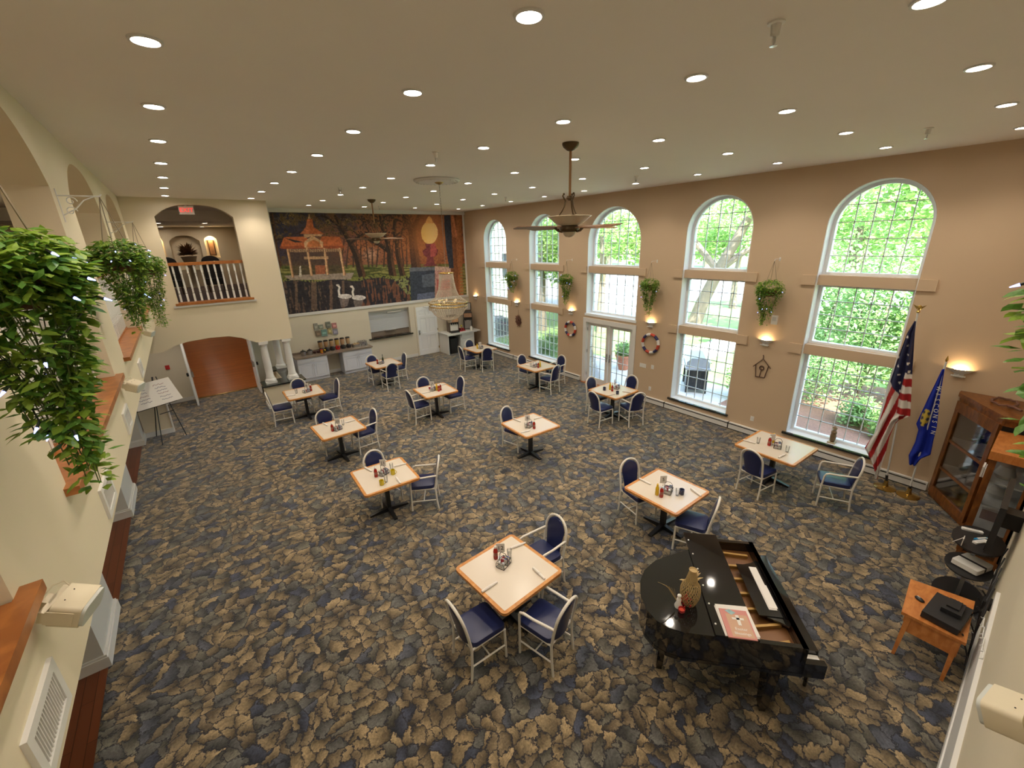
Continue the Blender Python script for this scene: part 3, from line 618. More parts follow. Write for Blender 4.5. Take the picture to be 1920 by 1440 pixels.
def hanging_plant(loc, label, rad, nvine, drop, nleaf, lsize, seed, single=0, hook=.62, bracket=None, side=None, group=None, bulbs=0, ycut=None):
    rn = random.Random(seed); p = thing('hanging_plant', loc, label, 'plant', group)
    MB().lathe([(rad*.25, -rad*.55), (rad*.45, -rad*.45), (rad*.58, -rad*.1), (rad*.6, 0), (rad*.54, 0), (rad*.4, -rad*.35)], 18).build('basket', 'wicker', p, True)
    MB().lathe([(0, -.02), (rad*.55, -.02)], 18).build('soil', mat('soil', (.03, .02, .012), .95), p)
    if hook:
        for k in range(3):
            a = 2*PI*k/3+.5; MB().tube([(rad*.58*math.cos(a), rad*.58*math.sin(a), 0), (0, 0, hook)], .004, 4).build('hanger_wire', 'chain_thin', p)
    spots = []
    def side_ok(v): return side is None or v.dot(side) > -rad*.5
    st = MB()
    for k in range(nvine):
        a = rn.uniform(0, 2*PI); tt = rn.uniform(.35, 1.0); r1 = rad*rn.uniform(.55, .9); q0 = Vector((rad*.4*math.cos(a), rad*.4*math.sin(a), .02)); r2_ = (rad*.55*(1-tt)+rad*.22)*rn.uniform(.5, 1.3)
        pts = [q0, Vector((r1*math.cos(a), r1*math.sin(a), rad*.12)), Vector((r1*1.02*math.cos(a), r1*1.02*math.sin(a), -rad*.4)), Vector((r2_*math.cos(a+.3), r2_*math.sin(a+.3), -rad*.4-(drop-rad*.4)*tt*.6)), Vector((r2_*.8*math.cos(a), r2_*.8*math.sin(a), -rad*.4-(drop-rad*.4)*tt))]
        if not all(side_ok(q) for q in pts): continue
        st.tube(pts, .0022, 4, False)
        for q in range(int(nleaf*.026)): 
            f = rn.random()**.8*3.999; i_ = int(f); pp = pts[i_].lerp(pts[i_+1], f-i_); spots.append((pp+Vector((rn.uniform(-1, 1), rn.uniform(-1, 1), rn.uniform(-1, 1)))*lsize*.6, None, rn.uniform(0, 2*PI)))
    st.build('vines', 'vine_stem', p)
    nd = nleaf-min(len(spots), int(nleaf*.64)); rn.shuffle(spots); spots = spots[:nleaf-nd]
    while len(spots) < nleaf:
        d_ = Vector((rn.gauss(0, 1), rn.gauss(0, 1), rn.gauss(.15, 1))).normalized(); q = Vector((d_.x*rad, d_.y*rad, d_.z*rad*(.72 if d_.z > 0 else .85)+rad*.08))*rn.uniform(.72, 1.03)
        if side_ok(q) and not (d_.z < -.55 and rn.random() < .7): spots.append((q, None, rn.uniform(0, 2*PI)))
    rn.shuffle(spots)
    big = MB(); dark = MB()
    for i, (q, v, a) in enumerate(spots):
        out = Vector((q.x, q.y, .0)); d = (out.normalized()*.7 if out.length > .01 else Vector((0, 0, 1)))+Vector((math.cos(a), math.sin(a), rn.uniform(-.9, .35)))*.8
        L = lsize*rn.uniform(.65, 1.2)
        if i < single:
            me = LEAF['ivy_leaf' if rn.random() < .6 else 'ivy_leaf_dark']; lo = bpy.data.objects.new('leaf', me); COL.objects.link(lo); lo.parent = p
            dn = d.normalized(); sx = dn.cross(Vector((rn.uniform(-.4, .4), rn.uniform(-.4, .4), 1))).normalized(); nn = sx.cross(dn)
            m4 = Matrix((dn, sx, nn)).transposed().to_4x4(); m4.translation = q; lo.matrix_local = m4 @ Matrix.Diagonal((L, L, L, 1))
        else:
            leaf_geo(big if rn.random() < .55 else dark, q, d, Vector((rn.uniform(-.4, .4), rn.uniform(-.4, .4), 1)), L, L*.5)
    if big.v: tag(big.build('foliage', 'ivy_leaf', p), kind='stuff')
    if dark.v: tag(dark.build('foliage_dark', 'ivy_leaf_dark', p), kind='stuff')
    if bulbs:
        sl_ = thing('string_lights', loc, 'fairy lights in the '+label, 'string lights', 'fairy lights in the plants')
        cand = [s[0] for s in spots if s[0].length > rad*.75]; cand = rn.sample(cand, min(bulbs, len(cand))); cand.sort(key=lambda q: -q.z)
        out = [q+Vector((q.x, q.y, 0)).normalized()*lsize*.5 if Vector((q.x, q.y, 0)).length > .01 else q for q in cand]
        MB().tube(out, .003, 4, False).build('cord', 'wire', sl_)
        for q in out:
            e = Vector((q.x, q.y, -.1)).normalized() if q.length > .01 else Vector((0, 0, -1))
            MB().tube([q, q+e*.028], .0055, 5).build('socket', 'wire', sl_); MB().tube([q+e*.026, q+e*.05], [.006, .002], 5).build('bulb', 'fairy_bulb', sl_)
    return p
def wall_bracket(y, z, L, lab):
    b = thing('plant_bracket', (XL, y, z), lab, 'bracket', 'scrolled plant brackets')
    MB().box(0, -.012, -.24, .008, .012, .06).build('back_plate', 'white_trim', b)
    MB().tube([(0, 0, 0), (L, 0, 0), (L+.02, 0, .02)], .007, 6).build('arm', 'white_trim', b)
    MB().tube([(0, 0, -.18), (L*.35, 0, -.12), (L*.6, 0, -.04), (L*.9, 0, 0)], .006, 6).build('brace', 'white_trim', b)
    for cx, cz in ((.09, -.05), (.07, -.14)):
        MB().tube([(cx+(.045-.005*t)*math.cos(t), 0, cz+(.045-.005*t)*math.sin(t)) for t in [i*.6 for i in range(14)]], .005, 5).build('scroll', 'white_trim', b)
inx = Vector((1, 0, 0))
hanging_plant((-.50, 2.42, 4.62), 'big leafy trailing plant by the first balcony arches', .225, 36, .90, 3300, .064, 11, 300, .62, group='hanging plants on the balcony', bulbs=16)
wall_bracket(2.42, 5.24, .265, 'white scrolled bracket carrying the big trailing plant')
hanging_plant((-.46, 6.15, 4.62), 'bushy plant hanging between second and third balcony arches', .25, 46, .78, 3000, .058, 12, 300, .60, group='hanging plants on the balcony', bulbs=20)
wall_bracket(6.15, 5.22, .305, 'white scrolled bracket carrying the second balcony plant')
hanging_plant((-.44, 10.2, 4.42), 'bushy trailing plant hanging nearest the far gallery', .29, 46, 1.10, 3200, .055, 13, 0, .75, group='hanging plants on the balcony', bulbs=14)
wall_bracket(10.2, 5.17, .325, 'white scrolled bracket carrying the balcony plant nearest the gallery')
pl = [(3.97, 3.54, 'hanging ivy basket on the window wall above the birdhouse', .27, .80), (7.0, 3.44, 'hanging ivy basket on the window wall above the large life ring', .25, .85), (10.21, 3.42, 'hanging ivy basket on the window wall above the small life ring', .25, .85), (13.15, 3.38, 'hanging ivy basket on the window wall above the brown wreath', .27, .62)]
for k, (y, z, lab, r_, dp) in enumerate(pl):
    hanging_plant((XR-.26, y, z), lab, r_, 40, dp, 1700, .055, 20+k, 0, .60, side=-inx, group='ivy baskets on the tan wall', bulbs=6)
    h = MB().tube([(XR, y, z+.63), (XR-.25, y, z+.63), (XR-.26, y, z+.59)], .006, 6).box(XR-.006, y-.015, z+.58, XR, y+.015, z+.66).build('plant_hook', 'white_trim'); tag(h, ['white wall hook holding the ivy above the birdhouse', 'white wall hook holding the ivy above the large life ring', 'white wall hook holding the ivy above the small life ring', 'white wall hook holding the ivy above the brown wreath'][k], 'hook', 'wall plant hooks')
hanging_plant((2.3, -.13, 4.42), 'sparse trailing plant hanging above the loudspeaker near the piano', .22, 24, .66, 300, .08, 31, 300, .62, group='hanging plants on the balcony', bulbs=16)
# ------------------------------------------------------------------ wall decor on the window wall
mat('ring_red', (.50, .06, .03), .6); mat('ring_navy', (.02, .025, .10), .6)
for (y, z, rr, lab) in ((10.2, 1.76, .235, 'small red white and blue life ring beside the glass doors'), (6.98, 1.79, .26, 'large red white and blue life ring hanging beside the light switches')):
    rg = thing('life_ring', (XR-.043, y, z), lab, 'wall ring', 'patriotic life rings')
    ns = 12
    for k in range(ns):
        a0, a1 = 2*PI*k/ns, 2*PI*(k+1)/ns
        MB().tube([(0, rr*math.cos(a0+(a1-a0)*i/4), rr*math.sin(a0+(a1-a0)*i/4)) for i in range(5)], .04, 8).build('segment', ('ring_red', 'ring_navy', 'white_trim')[k % 3], rg, True)
wt = thing('wall_wreath', (XR-.02, 13.1, 1.67), 'brown oval twig wreath hanging below the sconce', 'wreath'); rn = random.Random(4)
MB().tube([(0, .0, .2), (0, 0, .42)], .006, 5).build('hanger', mat('twig', (.16, .075, .05), .9), wt)
b = MB()
for i in range(150):
    a = rn.uniform(0, 2*PI); q = math.sqrt(rn.random()); p = Vector((rn.uniform(-.03, .01), .15*q*math.cos(a), .19*q*math.sin(a))); e = Vector((rn.uniform(-.02, .02), rn.uniform(-.06, .06), rn.uniform(-.06, .06)))
    b.tube([p-e, p+e], .012, 4)
b.build('twigs', 'twig', wt)
bh = thing('wire_birdhouse', (XR-.02, 3.955, 1.72), 'dark wire birdhouse outline hanging on the window wall', 'wall decor')
for nm, pts in (('roof', [(0, .19, .0), (0, 0, .22), (0, -.19, .02)]), ('side', [(0, .14, .06), (0, .10, -.24)]), ('side', [(0, -.14, .08), (0, -.09, -.22)]), ('floor_rod', [(0, .10, -.23), (0, -.09, -.22)]), ('perch', [(0, 0, -.02), (0, .02, -.22)]), ('hook', [(0, 0, .22), (0, .0, .28), (0, .015, .31)])):
    MB().tube(pts, .011, 6).build(nm, mat('rust', (.10, .055, .035), .7), bh)
MB().tube([(0, .045*math.cos(2*PI*i/14), .0+.045*math.sin(2*PI*i/14)) for i in range(14)], .014, 6, closed=True).build('entrance_ring', 'rust', bh)
for nm, y, z, w_, h_, lab in (('light_switch', 7.2, 1.08, .22, .12, 'triple light switch plate beside the glass doors'), ('light_switch', 6.87, 1.10, .09, .12, 'single light switch plate beside the glass doors'), ('wall_outlet', 3.98, .42, .08, .12, 'cream wall outlet below the birdhouse'), ('wall_outlet', 6.9, .43, .08, .12, 'cream wall outlet below the light switches')):
    o = thing(nm, (XR, y, z), lab, 'switch' if 'switch' in nm else 'outlet')
    MB().box(-.008, -w_/2, -h_/2, 0, w_/2, h_/2).build('plate', 'white_plastic', o)
    for k in range(3 if w_ > .2 else 1): MB().box(-.014, -w_/2+.03+k*.065 if w_ > .2 else -.012, -.02, -.006, -w_/2+.05+k*.065 if w_ > .2 else .012, .02).build('toggle', 'white_trim', o)
o = thing('wall_box', (XR, 3.86, 2.86), 'white alarm strobe box beside the ivy above the birdhouse', 'alarm')
MB().box(-.05, -.06, -.1, 0, .06, .1).build('housing', 'white_plastic', o); MB().box(-.056, -.04, -.02, -.05, .04, .07).build('lens', 'grey_white', o)
# ------------------------------------------------------------------ dining chairs
def make_chair(arms):
    t = thing('dining_armchair' if arms else 'dining_chair', (0, 0, 0), 'x', 'chair')
    seat = MB()
    for i in range(1): pass
    P = rrect(.44, .45, .06, 4); n = len(P); lv = [(.94, .43), (1.0, .445), (1.0, .485), (.97, .50), (.80, .508)]
    V = [(x*s, y*s+.015, z) for s, z in lv for x, y in P]; F = [(i*n+j, i*n+(j+1) % n, (i+1)*n+(j+1) % n, (i+1)*n+j) for i in range(len(lv)-1) for j in range(n)]
    F += [tuple(range(n-1, -1, -1)), tuple((len(lv)-1)*n+j for j in range(n))]
    seat.add(V, F).build('seat', 'navy_vinyl', t, True)
    rail = MB()
    for s in (-1, 1): rail.tube([(s*.205, -.215, .425), (s*.205, .215, .425)], .013, 6)
    rail.tube([(-.205, .21, .425), (.205, .21, .425)], .013, 6).tube([(-.205, -.215, .425), (.205, -.215, .425)], .013, 6).build('seat_frame', 'ivory_metal', t)
    def yb(z): return -.225-.10*max(0, (z-.42)/.55)**1.2
    for s in (-1, 1):
        MB().tube([(s*.215, -.255, 0), (s*.212, -.235, .2), (s*.21, -.225, .44)], .0155, 8).build('leg', 'ivory_metal', t, True)
        if arms:
            MB().tube([(s*.215, .225, 0), (s*.222, .215, .45), (s*.235, .205, .62), (s*.24, .185, .665), (s*.238, .14, .68)], .0155, 8).build('leg', 'ivory_metal', t, True)
            MB().tube([(s*.238, .15, .68), (s*.235, 0, .68), (s*.212, yb(.69), .69)], .0165, 8).build('armrest', 'ivory_metal', t, True)
        else:
            MB().tube([(s*.215, .225, 0), (s*.212, .215, .43)], .0155, 8).build('leg', 'ivory_metal', t, True)
        MB().tube([(s*.212, -.238, .19), (s*.213, .222, .19)], .011, 6).build('stretcher', 'ivory_metal', t)
    MB().tube([(-.2, 0, .19), (.2, 0, .19)], .010, 6).build('stretcher', 'ivory_metal', t)
    pts = [(.21, yb(.42), .42), (.209, yb(.6), .6), (.207, yb(.74), .74)]
    for i in range(1, 14):
        a = PI*i/14; z = .755+.205*math.sin(a); pts.append((.207*math.cos(a), yb(z), z))
    pts += [(-.207, yb(.74), .74), (-.209, yb(.6), .6), (-.21, yb(.42), .42)]
    MB().tube(pts, .0175, 8).build('back_frame', 'ivory_metal', t, True)
    # waisted back pad following the arch
    rows = []
    for z in [.45, .52, .60, .68, .75]+[.755+.175*math.sin(PI/2*i/6) for i in range(1, 7)]:
        if z < .76: hw = .135+.035*((z-.45)/.3)**1.5
        else: hw = .172*math.sqrt(max(.02, 1-((z-.755)/.18)**2))
        rows.append((z, hw))
    nx = 6; V = []; F = []
    for sgn in (1, -1):
        for z, hw in rows:
            for i in range(nx+1):
                u = -1+2*i/nx; V.append((u*hw, yb(z)+sgn*(.006+.02*(1-u*u)**.5)+.012*u*u, z))
    m = len(rows)*(nx+1)
    for k in range(2):
        for j in range(len(rows)-1):
            for i in range(nx): q = k*m+j*(nx+1)+i; F.append((q, q+1, q+nx+2, q+nx+1))
    for j in range(len(rows)-1):
        for i in (0, nx): q = j*(nx+1)+i; F.append((q, q+nx+1, m+q+nx+1, m+q))
    for i in range(nx):
        for j in (0, len(rows)-1): q = j*(nx+1)+i; F.append((q, q+1, m+q+1, m+q))
    MB().add(V, F).build('backrest', 'navy_vinyl', t, True)
    return t
CH = {0: make_chair(0), 1: make_chair(1)}; CHT = {k: tree_of(v) for k, v in CH.items()}; used = {0: 0, 1: 0}
TN = dict(A='the table beside the piano', B='the table behind the piano', C='the single chair table', D='the larger table by the flags', E='the yellow mug table', F='the table behind the yellow mugs', G='the table by the white columns', H='the table below the chandelier', I='the table by the white cabinets', J='the table by the drinks counter', K='the table by the small life ring', L='the table by the glass doors')
SIDE = dict(w='on window side of', a='on arcade side of', m='on mural side of', c='on the piano end of')
CHAIRS = [('A','a',1.89,3.27,-1,0),('A','c',2.53,2.82,103,1),('A','w',3.22,3.68,178,1),('B','m',5.57,3.76,-103,0),('B','c',5.54,2.73,112,0),('C','m',5.53,7.21,-77,0),
 ('D','a',7.905,2.778,-9,0),('D','c',8.55,1.76,115,1),('E','w',2.79,6.52,150,1),('E','m',2.24,7.10,-80,1),('F','w',2.69,9.50,184,1),('F','m',2.05,9.96,-88,0),
 ('G','a',1.48,12.63,-5,0),('G','m',2.11,13.12,-90,0),('G','w',2.73,12.62,183,0),('H','a',4.49,10.23,3,1),('H','m',5.02,10.70,-90,1),('H','w',5.60,10.29,180,0),
 ('I','m',4.81,14.36,-90,1),('I','c',4.955,13.44,90,1),('I','w',5.52,14.11,180,0),('J','a',8.13,13.52,-6,0),('J','m',8.69,13.99,-90,0),('J','c',8.61,12.95,66,0),
 ('K','m',8.77,10.68,-85,1),('K','c',8.74,9.55,97,1),('K','w',9.42,10.0,180,1),('L','m',8.66,7.42,-90,0),('L','a',8.09,6.82,-5,0),('L','c',8.706,6.315,71,1),('L','w',9.33,7.02,180,0)]
for t, s, x, y, a, arm in CHAIRS:
    lab = ('navy vinyl armchair' if arm else 'navy armless chair')+' '+SIDE[s]+' '+TN[t]
    rz = R(a-90)
    if not used[arm]: c = CH[arm]; used[arm] = 1; c.location = (x, y, 0); c.rotation_euler.z = rz; c['label'] = lab; c['group'] = 'dining chairs around the tables'
    else: dup(CH[arm], CHT[arm], (x, y, 0), rz, lab, 'dining chairs around the tables')
# ------------------------------------------------------------------ dining tables
def make_table(s):
    t = thing('dining_table', (0, 0, 0), 'x', 'table')
    e = MB(); o_, i_ = rrect(s, s, .065, 6), rrect(s-.09, s-.09, .012, 6)
    e.slab([o_, i_], lambda u, v, d: (u, v, d), .712, .75).build('edge_band', 'oak_edge', t)
    MB().prism(i_, .714, .7495).build('top', 'laminate', t)
    MB().cbox((0, 0, .40), (.075, .075, .64)).box(-.2, -.2, .70, .2, .2, .713).build('column', 'black_metal', t)
    for k in range(4):
        MB().add([(0, -.035, 0), (.36, -.03, 0), (.36, .03, 0), (0, .035, 0), (0, -.035, .085), (.36, -.03, .03), (.36, .03, .03), (0, .035, .085)], [(3,2,1,0),(4,5,6,7),(0,1,5,4),(1,2,6,5),(2,3,7,6),(3,0,4,7)]).xf(Matrix.Rotation(PI/2*k, 4, 'Z')).build('foot', 'black_metal', t)
    return t
TAB = dict(A=(2.50,3.49,4),B=(5.59,3.26,0),C=(5.56,6.71,-2),D=(8.52,2.77,-2),E=(2.16,6.75,-3),F=(2.14,9.48,2),G=(2.11,12.68,-1),H=(5.05,10.28,-3),I=(5.02,14.05,2),J=(8.69,13.49,1),K=(8.74,10.16,0),L=(8.73,6.96,0))
TL = dict(A='square cream dining table beside the piano with three chairs', B='square cream dining table behind the piano with two chairs', C='square cream dining table with a single chair', D='larger square dining table with oak edge by the flags', E='square cream dining table with yellow mugs', F='square cream dining table next to the yellow mug table', G='square cream dining table by the white columns', H='square cream dining table below the chandelier', I='square cream dining table in front of the white cabinets', J='square cream dining table by the drinks counter', K='square cream dining table by the small life ring', L='square cream dining table with four chairs by the glass doors')
t0 = make_table(.985); t0t = tree_of(t0)
for k, (x, y, a) in TAB.items():
    if k == 'A': q = t0; q.location = (x, y, 0); q.rotation_euler.z = R(a); q['label'] = TL[k]; q['group'] = 'square dining tables'
    elif k == 'D': q = make_table(1.09); q.location = (x, y, 0); q.rotation_euler.z = R(a); q['label'] = TL[k]; q['group'] = 'square dining tables'
    else: q = dup(t0, t0t, (x, y, 0), R(a), TL[k], 'square dining tables')
# ------------------------------------------------------------------ things on the tables
def mk_bottle(nm, m, cap):
    b = thing(nm, (0, 0, 0), 'x', 'bottle')
    MB().lathe([(.027, 0), (.031, .01), (.031, .05), (.027, .08), (.031, .11), (.026, .14), (.014, .165), (.012, .175)], 14).build('body', m, b, True)
    MB().lathe([(.0165, .17), (.0165, .195), (.006, .20), (.004, .215)], 12).build('cap', cap, b, True)
    MB().lathe([(.0315, .055), (.0285, .08), (.0315, .105)], 14).build('sticker', mat('ketchup_label', (.30, .09, .06), .5) if nm == 'ketchup_bottle' else m, b, True)
    return b
def mk_caddy():
    c = thing('condiment_caddy', (0, 0, 0), 'x', 'caddy')
    w_, d_ = .085, .06; fr = MB()
    for z in (.006, .07): fr.tube([(x, y, z) for x, y in rrect(2*w_, 2*d_, .02, 3)], .0035, 5, closed=True)
    for x in (-w_, 0, w_):
        for y in (-d_, d_): fr.tube([(x, y, .004), (x, y, .07)], .0035, 5)
    for x in (-.05, 0, .05): fr.tube([(x, -d_, .006), (x, d_, .006)], .003, 4)
    fr.build('wire_frame', 'black_metal', c); MB().tube([(0, -d_, .07), (0, -d_, .15), (0, -.03, .19), (0, .03, .19), (0, d_, .15), (0, d_, .07)], .004, 6).build('handle', 'black_metal', c)
    for x, y, m in ((-.055, -.028, 'clear_glass'), (-.055, .028, 'clear_glass')):
        s_ = MB().lathe([(.019, .008), (.019, .07)], 10, (x, y, 0)).build('shaker', 'grey_white', c, True); MB().lathe([(.02, .07), (.02, .085), (.008, .095)], 10, (x, y, 0)).build('lid', 'steel', s_, True)
    for i in range(7):
        MB().box(.008+i*.009, -.05, .008, .0135+i*.009, -.004, .085+.012*(i % 3)).build('packet', ('paper', mat('packet_pink', (.62, .25, .28), .6), mat('packet_green', (.28, .34, .22), .6), mat('packet_blue', (.08, .12, .42), .6))[(i*3) % 4], c)
    for i in range(6):
        MB().box(.008+i*.011, .004, .008, .015+i*.011, .05, .065+.01*(i % 2)).build('jam_pack', (mat('jam_red', (.42, .03, .05), .3), 'paper', mat('jam_purple', (.05, .02, .06), .3))[i % 3], c)
    return c
def mk_glass():
    return MB().lathe([(.024, 0), (.026, .004), (.033, .125), (.0315, .125), (.0245, .01), (0, .01)], 16).build('drinking_glass', 'clear_glass', None, True)
def mk_mug(m):
    c = thing('coffee_mug', (0, 0, 0), 'x', 'mug')
    MB().lathe([(.036, 0), (.039, .006), (.040, .09), (.036, .09), (.035, .012), (0, .012)], 18).build('cup', m, c, True)
    MB().tube([(.038, 0, .072), (.062, 0, .07), (.068, 0, .045), (.058, 0, .022), (.038, 0, .02)], .006, 6).build('handle', m, c, True); return c
def mk_napkin():
    n = thing('napkin_roll', (0, 0, 0), 'x', 'napkin')
    MB().tube([(-.115, 0, .016), (-.05, 0, .017), (.05, 0, .016), (.115, 0, .014)], [.015, .017, .016, .012], 8).build('napkin', 'cloth_napkin', n, True)
    MB().tube([(-.012, 0, .0165), (.012, 0, .0165)], .0185, 10).build('band', 'paper', n); return n
PROTO = dict(ketchup=mk_bottle('ketchup_bottle', 'ketchup', 'white_plastic'), mustard=mk_bottle('mustard_bottle', 'mustard', 'mustard'), caddy=mk_caddy(), glass=tag(mk_glass(), 'x', 'glass'), yellowmug=mk_mug('yellow_ceramic'), navymug=mk_mug('navy_ceramic'), napkin=mk_napkin())
PT = {k: tree_of(v) for k, v in PROTO.items()}; PU = set()
ITEMS = {
 'A':{'ketchup': [(2.49, 3.75)], 'caddy': [(2.5, 3.59)], 'card': [(2.64, 3.79)], 'glass': [(2.64, 3.65)], 'napkin': [(2.78, 3.76, 2.95, 3.73), (2.75, 3.31, 2.74, 3.06), (2.03, 3.39, 2.26, 3.4)]},
 'B':{'mustard': [(5.34, 3.27)], 'ketchup': [(5.34, 3.19)], 'caddy': [(5.54, 3.2)], 'card': [(5.78, 3.41)], 'glass': [(5.57, 3.05)], 'navymug': [(5.66, 3.03)], 'napkin': [(5.51, 3.75, 5.51, 3.51), (5.9, 3.0, 5.82, 2.76)]},
 'C':{'ketchup': [(5.48, 6.48)], 'caddy': [(5.47, 6.63)], 'card': [(5.85, 7.02)], 'glass': [(5.36, 6.62), (5.66, 6.94)], 'napkin': [(5.45, 7.19, 5.47, 6.96), (5.11, 6.49, 5.34, 6.45), (5.84, 6.86, 6.01, 6.84)]},
 'D':{'ketchup': [(8.46, 2.87)], 'mustard': [(8.64, 2.88)], 'caddy': [(8.49, 2.73)], 'card': [(9.07, 2.88)], 'glass': [(8.4, 3.05), (8.43, 2.54)], 'napkin': [(8.3, 3.31, 8.33, 3.08), (8.04, 2.54, 8.3, 2.51)]},
 'E':{'ketchup': [(2.02, 6.78)], 'caddy': [(2.16, 6.78)], 'card': [(2.27, 7.2)], 'yellowmug': [(2.0, 6.46), (2.29, 6.67)], 'glass': [(2.34, 6.85), (2.09, 6.49)], 'napkin': [(1.97, 7.24, 2.02, 7.02), (2.42, 6.9, 2.63, 6.86), (2.28, 6.5, 2.26, 6.27)]},
 'F':{'ketchup': [(1.98, 9.34)], 'caddy': [(2.09, 9.33)], 'card': [(2.23, 10.01)], 'glass': [(2.27, 9.54)], 'napkin': [(1.92, 9.97, 1.97, 9.68), (2.35, 9.6, 2.56, 9.6)]},
 'G':{'ketchup': [(2.3, 12.64)], 'caddy': [(2.17, 12.6)], 'card': [(2.28, 13.23)], 'glass': [(1.92, 12.68)], 'napkin': [(1.64, 12.59, 1.86, 12.54)]},
 'H':{'ketchup': [(5.07, 10.11), (5.15, 10.15)], 'mustard': [(5.06, 10.21)], 'caddy': [(4.98, 10.28)], 'card': [(5.16, 10.51)], 'napkin': [(4.67, 10.23, 4.82, 10.21), (5.31, 10.52, 5.55, 10.51)], 'redcup': [(4.96, 10.44)]},
 'I':{'ketchup': [(4.82, 14.11)], 'caddy': [(4.92, 14.02)], 'oil': [(5.06, 14.41)]},
 'J':{'mustard': [(8.57, 13.5)], 'caddy': [(8.69, 13.43)], 'card': [(8.77, 13.35)], 'napkin': [(8.36, 13.75, 8.55, 13.74)]},
 'K':{'ketchup': [(8.62, 9.95)], 'mustard': [(8.74, 10.0)], 'caddy': [(8.6, 10.1)], 'glass': [(8.52, 10.21)], 'napkin': [(8.52, 10.46, 8.52, 10.33)]},
 'L':{'mustard': [(8.69, 7.04)], 'ketchup': [(8.64, 6.92)], 'caddy': [(8.9, 6.97)], 'card': [(9.13, 7.19)], 'navymug': [(8.54, 7.11), (8.56, 6.68)], 'napkin': [(8.81, 6.61, 8.89, 6.43), (8.26, 6.75, 8.43, 6.71)]},
}
PHR = dict(ketchup='red ketchup bottle standing on', mustard='yellow mustard bottle standing on', caddy='black wire condiment caddy with shakers on', glass='clear drinking glass standing on', yellowmug='yellow coffee mug standing on', navymug='dark navy mug standing on', napkin='rolled white napkin lying on')
GRP = dict(ketchup='ketchup bottles', mustard='mustard bottles', caddy='condiment caddies', glass='drinking glasses', yellowmug='yellow mugs', navymug='navy mugs', napkin='napkin rolls')
NUM = dict(A='12', B='5', C='8', E='11', F='10', G='9', H='7', D='', L='', J='')
WHERE = {'w': 'window side', 'a': 'arcade side', 'm': 'mural side', 'c': 'piano end'}
def side_of(t, x, y):
    dx, dy = x-TAB[t][0], y-TAB[t][1]
    return WHERE[('w' if dx > 0 else 'a') if abs(dx) > abs(dy) else ('m' if dy > 0 else 'c')]
for t, d in ITEMS.items():
    for k, L in d.items():
        if k in ('card', 'oil', 'redcup'): continue
        for i, p in enumerate(L):
            if len(p) == 4: x, y = (p[0]+p[2])/2, (p[1]+p[3])/2; rz = math.atan2(p[3]-p[1], p[2]-p[0])
            else: x, y = p; rz = {'caddy': R(20), 'yellowmug': R(-40), 'navymug': R(200)}.get(k, .3*i)
            lim = (.40 if k != 'napkin' else .36)+(.05 if t == 'D' else 0)
            x = min(max(x, TAB[t][0]-lim), TAB[t][0]+lim); y = min(max(y, TAB[t][1]-lim), TAB[t][1]+lim)
            lab = PHR[k]+' '+(('the '+side_of(t, x, y)+' of ') if len(L) > 1 else '')+TN[t]
            if k not in PU: o = PROTO[k]; PU.add(k); o.location = (x, y, .7495); o.rotation_euler.z = rz; o['label'] = lab; o['group'] = GRP[k]
            else: dup(PROTO[k], PT[k], (x, y, .7495), rz, lab, GRP[k])
    if t in NUM:
        cx, cyy = d['caddy'][0]; cx += .05; cyy += .13
        cd = thing('number_card', (cx, cyy, .7495), ('white number %s card standing on ' % NUM[t] if NUM[t] else 'white card standing on ')+TN[t], 'sign', 'table number cards', R(-35 if t not in 'L' else 25))
        MB().box(-.04, -.03, 0, .04, .03, .006).tube([(0, 0, .004), (0, 0, .10)], .004, 6).build('stand', 'steel', cd)
        MB().box(-.055, -.003, .09, .055, .003, .225).build('card', 'paper', cd)
        if NUM[t]: text(NUM[t], .085, 'black_plastic', 'digits', cd, Matrix.Translation((0, -.0035, .155)) @ Matrix.Rotation(PI/2, 4, 'X'))
    if 'oil' in d:
        x, y = d['oil'][0]; o = thing('oil_bottle', (x, y-.2, .7495), 'tall dark oil bottle on '+TN[t], 'bottle'); MB().lathe([(.028, 0), (.03, .01), (.03, .13), (.012, .18), (.011, .25)], 14).build('body', mat('dark_glass', (.03, .04, .015), .1), o, True); MB().lathe([(.013, .25), (.013, .275)], 10).build('cap', 'black_plastic', o)
    if 'redcup' in d:
        x, y = d['redcup'][0]; o = thing('red_cup', (x, y, .7495), 'small red cup on '+TN[t], 'cup'); MB().lathe([(.026, 0), (.034, .08), (.032, .08), (.024, .008), (0, .008)], 14).build('body', 'red_plastic', o, True); MB().lathe([(.0335, .076), (.036, .08), (.0335, .084)], 14).build('rim', 'white_plastic', o, True)
